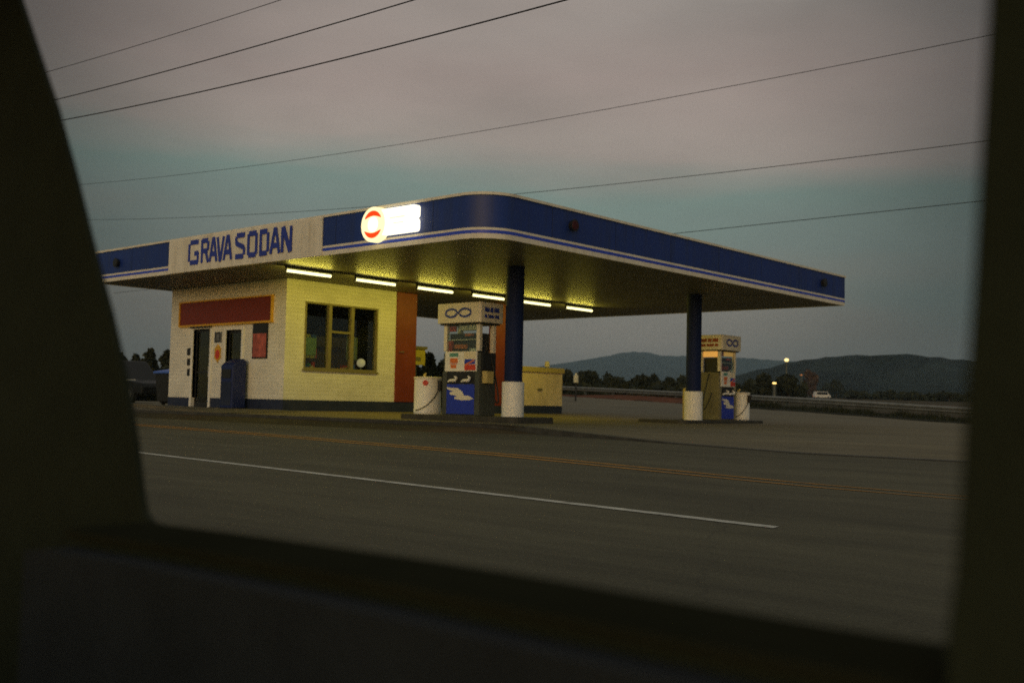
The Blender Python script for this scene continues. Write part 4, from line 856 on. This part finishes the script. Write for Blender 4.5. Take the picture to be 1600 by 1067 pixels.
# door card inside, slightly proud with an armrest
card = [(left[-1][0] - .02, sill[0][1] - .018)] + [(x, z - .012) for x, z in sill] + [(sr[0] - .0, sr[1] - .012), (sr[0], fb), (left[-1][0] - .02, fb)]
slab('door_card', card, M['car_panel'], WI - .028, WI - .001, drr)
mb = MB(); mb.box(left[-1][0] + .15, sr[0] - .08, WI - .085, WI - .029, CAM.z - .42, CAM.z - .36); mb.build('armrest', M['car_trim'], drr, bevel=.015)
mb = MB(); mb.box(lt2[0], rt2[0], WI, WO, wt + .001, ft); mb.build('window_header', M['car_trim'], car)
mb = MB(); mb.box(xr, left[-1][0], WI, WO, fb, fb + .549); mb.box(sr[0], xf, WI, WO, fb, CAM.z - .12); mb.build('side_panel', M['car_trim'], car)
FY = CAM.y - 1.02
mb = MB(); mb.box(xr, xf, FY - .08, FY, fb, CAM.z - .12); mb.build('far_side_panel', M['car_trim'], car)
mb = MB(); mb.box(xr, xr + .25, FY - .08, FY, CAM.z - .12, ft); mb.box(sr[0] + .05, sr[0] + .2, FY - .08, FY, CAM.z - .12, ft); mb.build('far_pillar', M['car_trim'], car)
mb = MB(); mb.box(xr - .05, sr[0] + .35, FY - .1, WO + .02, ft + .001, ft + .07); mb.build('roof', M['car_body'], car, bevel=.03)
mb = MB(); mb.box(xr, xf + .2, FY - .08, WO, fb - .06, fb - .001); mb.build('floor', M['car_seat'], car)
mb = MB(); mb.box(xr - .06, xr - .001, FY - .08, WO, fb, CAM.z + .02); mb.box(xr - .06, xr - .001, FY - .08, FY + .15, CAM.z + .021, ft); mb.box(xr - .06, xr - .001, WO - .15, WO, CAM.z + .021, ft); mb.build('tailgate', M['car_trim'], car)
mb = MB(); mb.box(xf, xf + .35, FY, WI, fb, CAM.z - .16); mb.build('dashboard', M['car_trim'], car, bevel=.04)
mb = MB(); mb.box(xf + .36, xf + 1.35, FY - .05, WO - .02, fb - .02, CAM.z - .25); mb.build('bonnet', M['car_body'], car, bevel=.08)
for yy in (FY - .0, WO - .06): MB().tube([(xf + .1, yy, CAM.z - .14), (sr[0] + .33, yy, ft + .03)], .035, 8).build('windscreen_pillar', M['car_trim'], car)
for yc in (CAM.y - .62,):
    mb = MB(); mb.box(CAM.x - .25, CAM.x + .28, yc - .24, yc + .24, fb + .12, fb + .34); mb.box(CAM.x - .40, CAM.x - .26, yc - .24, yc + .24, fb + .25, CAM.z - .10); mb.build('seat', M['car_seat'], car, bevel=.05)
mb = MB(); mb.box(CAM.x - .25, CAM.x + .28, CAM.y - .26, CAM.y + .26, fb + .10, fb + .28); mb.build('seat', M['car_seat'], car, bevel=.05)
for xx in (xr + .45, xf + .75):
    for yy, s in ((FY - .07, -1), (WO - .01, 1)):
        MB().tube([(xx, yy - s * .18, RZ + .32), (xx, yy + s * .03, RZ + .32)], .32, 24).build('wheel', M['dark'], car, smooth=True)

# ---------------------------------------------------------------- haze
mb = MB(); mb.box(-4600, 2300, -620, 4600, -6.5, 260); hz = mb.build('haze', bpy.data.materials.new('evening_haze')); tag(hz, kind='stuff')
hm = hz.data.materials[0]; hm.use_nodes = True; nt = hm.node_tree
for n_ in list(nt.nodes): nt.nodes.remove(n_)
o_ = nt.nodes.new('ShaderNodeOutputMaterial'); v_ = nt.nodes.new('ShaderNodeVolumePrincipled'); v_.inputs['Color'].default_value = (0.60, 0.84, 0.98, 1); v_.inputs['Density'].default_value = 2.3e-4; v_.inputs['Anisotropy'].default_value = 0.1
nt.links.new(v_.outputs[0], o_.inputs['Volume'])

# ---------------------------------------------------------------- sky and light
SUN_AZ = (0.45, -0.89); SUN_EL = 8.0
world = bpy.data.worlds.new('World'); scn.world = world; world.use_nodes = True
nt = world.node_tree; N = nt.nodes; LK = nt.links; bg = N['Background']
sky = N.new('ShaderNodeTexSky'); sky.sky_type = 'NISHITA'; sky.sun_disc = False; sky.sun_elevation = R3(SUN_EL); sky.sun_rotation = math.atan2(SUN_AZ[0], SUN_AZ[1]); sky.air_density = 1.0; sky.dust_density = 1.2; sky.ozone_density = 1.0
tc = N.new('ShaderNodeTexCoord'); sx = N.new('ShaderNodeSeparateXYZ'); LK.new(tc.outputs['Generated'], sx.inputs[0])
def math_(op, a, b=None, c=None):
    m = N.new('ShaderNodeMath'); m.operation = op
    for i, v in enumerate((a, b, c)):
        if v is None: continue
        if hasattr(v, 'is_linked'): LK.new(v, m.inputs[i])
        else: m.inputs[i].default_value = v
    return m.outputs[0]
mp = N.new('ShaderNodeMapping'); mp.inputs['Scale'].default_value = (1.6, 1.6, 9.0); LK.new(tc.outputs['Generated'], mp.inputs[0])
nz = N.new('ShaderNodeTexNoise'); nz.inputs['Scale'].default_value = 1.2; nz.inputs['Detail'].default_value = 5; nz.inputs['Roughness'].default_value = 0.5; LK.new(mp.outputs[0], nz.inputs[0])
# height of the cloud bands, tilted a little to the right of the view and broken by noise
right_ = math_('ADD', math_('MULTIPLY', sx.outputs['X'], 0.75), math_('MULTIPLY', sx.outputs['Y'], 0.66))
elev = math_('ADD', math_('ADD', sx.outputs['Z'], math_('MULTIPLY', math_('SUBTRACT', nz.outputs['Fac'], 0.5), 0.17)), math_('MULTIPLY', right_, 0.035))
cr = N.new('ShaderNodeValToRGB'); LK.new(elev, cr.inputs[0]); E = cr.color_ramp
STOPS = [(0.0, (.200, .180, .150)), (.05, (.240, .200, .165)), (.10, (.220, .198, .166)), (.145, (.168, .205, .182)), (.185, (.165, .222, .192)), (.235, (.296, .250, .216)), (.30, (.296, .236, .208)), (.38, (.272, .236, .210)), (.60, (.88, .81, .69)), (1.0, (1.27, 1.19, 1.04))]
E.elements[0].position, E.elements[0].color = STOPS[0][0], STOPS[0][1] + (1,)
E.elements[1].position, E.elements[1].color = STOPS[-1][0], STOPS[-1][1] + (1,)
for p_, c_ in STOPS[1:-1]: e_ = E.elements.new(p_); e_.color = c_ + (1,)
glow = math_('ADD', math_('MULTIPLY', sx.outputs['X'], SUN_AZ[0]), math_('MULTIPLY', sx.outputs['Y'], SUN_AZ[1]))
fac = N.new('ShaderNodeMapRange'); fac.interpolation_type = 'SMOOTHSTEP'; fac.inputs['From Min'].default_value = -0.55; fac.inputs['From Max'].default_value = 0.35; fac.inputs['To Min'].default_value = 0.03; fac.inputs['To Max'].default_value = 0.9; LK.new(glow, fac.inputs[0])
d0 = ray(800, 230).normalized(); dt = N.new('ShaderNodeVectorMath'); dt.operation = 'DOT_PRODUCT'; LK.new(tc.outputs['Generated'], dt.inputs[0]); dt.inputs[1].default_value = d0
thin = N.new('ShaderNodeMapRange'); thin.interpolation_type = 'SMOOTHSTEP'; LK.new(dt.outputs['Value'], thin.inputs[0]); thin.inputs['From Min'].default_value = 0.90; thin.inputs['From Max'].default_value = 0.995; thin.inputs['To Min'].default_value = 0.36; thin.inputs['To Max'].default_value = 1.26  # lens vignetting put into the sky colour, dimmer away from view centre
mp2 = N.new('ShaderNodeMapping'); mp2.inputs['Scale'].default_value = (2.2, 2.2, 7.0); mp2.inputs['Location'].default_value = (3.1, 0.4, 1.7); LK.new(tc.outputs['Generated'], mp2.inputs[0])
nz2 = N.new('ShaderNodeTexNoise'); nz2.inputs['Scale'].default_value = 2.0; nz2.inputs['Detail'].default_value = 4; LK.new(mp2.outputs[0], nz2.inputs[0])
mot = math_('MULTIPLY', thin.outputs[0], math_('ADD', math_('MULTIPLY', math_('SUBTRACT', nz2.outputs['Fac'], 0.5), 0.55), 1.0))
cl = N.new('ShaderNodeVectorMath'); cl.operation = 'SCALE'; LK.new(cr.outputs[0], cl.inputs[0]); LK.new(mot, cl.inputs['Scale'])
sc_ = N.new('ShaderNodeVectorMath'); sc_.operation = 'SCALE'; LK.new(sky.outputs[0], sc_.inputs[0]); sc_.inputs['Scale'].default_value = 0.10
mxs = N.new('ShaderNodeMix'); mxs.data_type = 'RGBA'; LK.new(fac.outputs[0], mxs.inputs['Factor']); LK.new(cl.outputs[0], mxs.inputs['A']); LK.new(sc_.outputs[0], mxs.inputs['B'])
LK.new(mxs.outputs['Result'], bg.inputs['Color']); bg.inputs['Strength'].default_value = 1.0
sd = bpy.data.lights.new('sun', 'SUN'); sd.energy = 0.12; sd.angle = R3(25); sd.color = (1.0, 0.80, 0.55); so = bpy.data.objects.new('sun', sd); COL.objects.link(so)
so.rotation_euler = Vector((-SUN_AZ[0], -SUN_AZ[1], -math.tan(R3(SUN_EL + 3)))).to_track_quat('-Z', 'Y').to_euler()

# ---------------------------------------------------------------- camera
cd = bpy.data.cameras.new('camera'); cam = bpy.data.objects.new('camera', cd); COL.objects.link(cam); scn.camera = cam
cd.sensor_width = 36; cd.sensor_fit = 'HORIZONTAL'; cd.lens = FPX / 1600 * 36; cd.clip_start = 0.02; cd.clip_end = 12000
r_, d_, f_ = (Vector(v) for v in ROT); m4 = Matrix((( r_.x, -d_.x, -f_.x, CAM.x), (r_.y, -d_.y, -f_.y, CAM.y), (r_.z, -d_.z, -f_.z, CAM.z), (0, 0, 0, 1))); cam.matrix_world = m4
cd.dof.use_dof = True; cd.dof.focus_distance = 6.5; cd.dof.aperture_fstop = 4.1
scn.view_settings.view_transform = 'Standard'; scn.view_settings.look = 'None'; scn.view_settings.exposure = 0; scn.view_settings.gamma = 1
scn.cycles.use_denoising = False; scn.cycles.use_adaptive_sampling = False
scn.cycles.max_bounces = 8; scn.cycles.diffuse_bounces = 4; scn.cycles.sample_clamp_indirect = 4.0
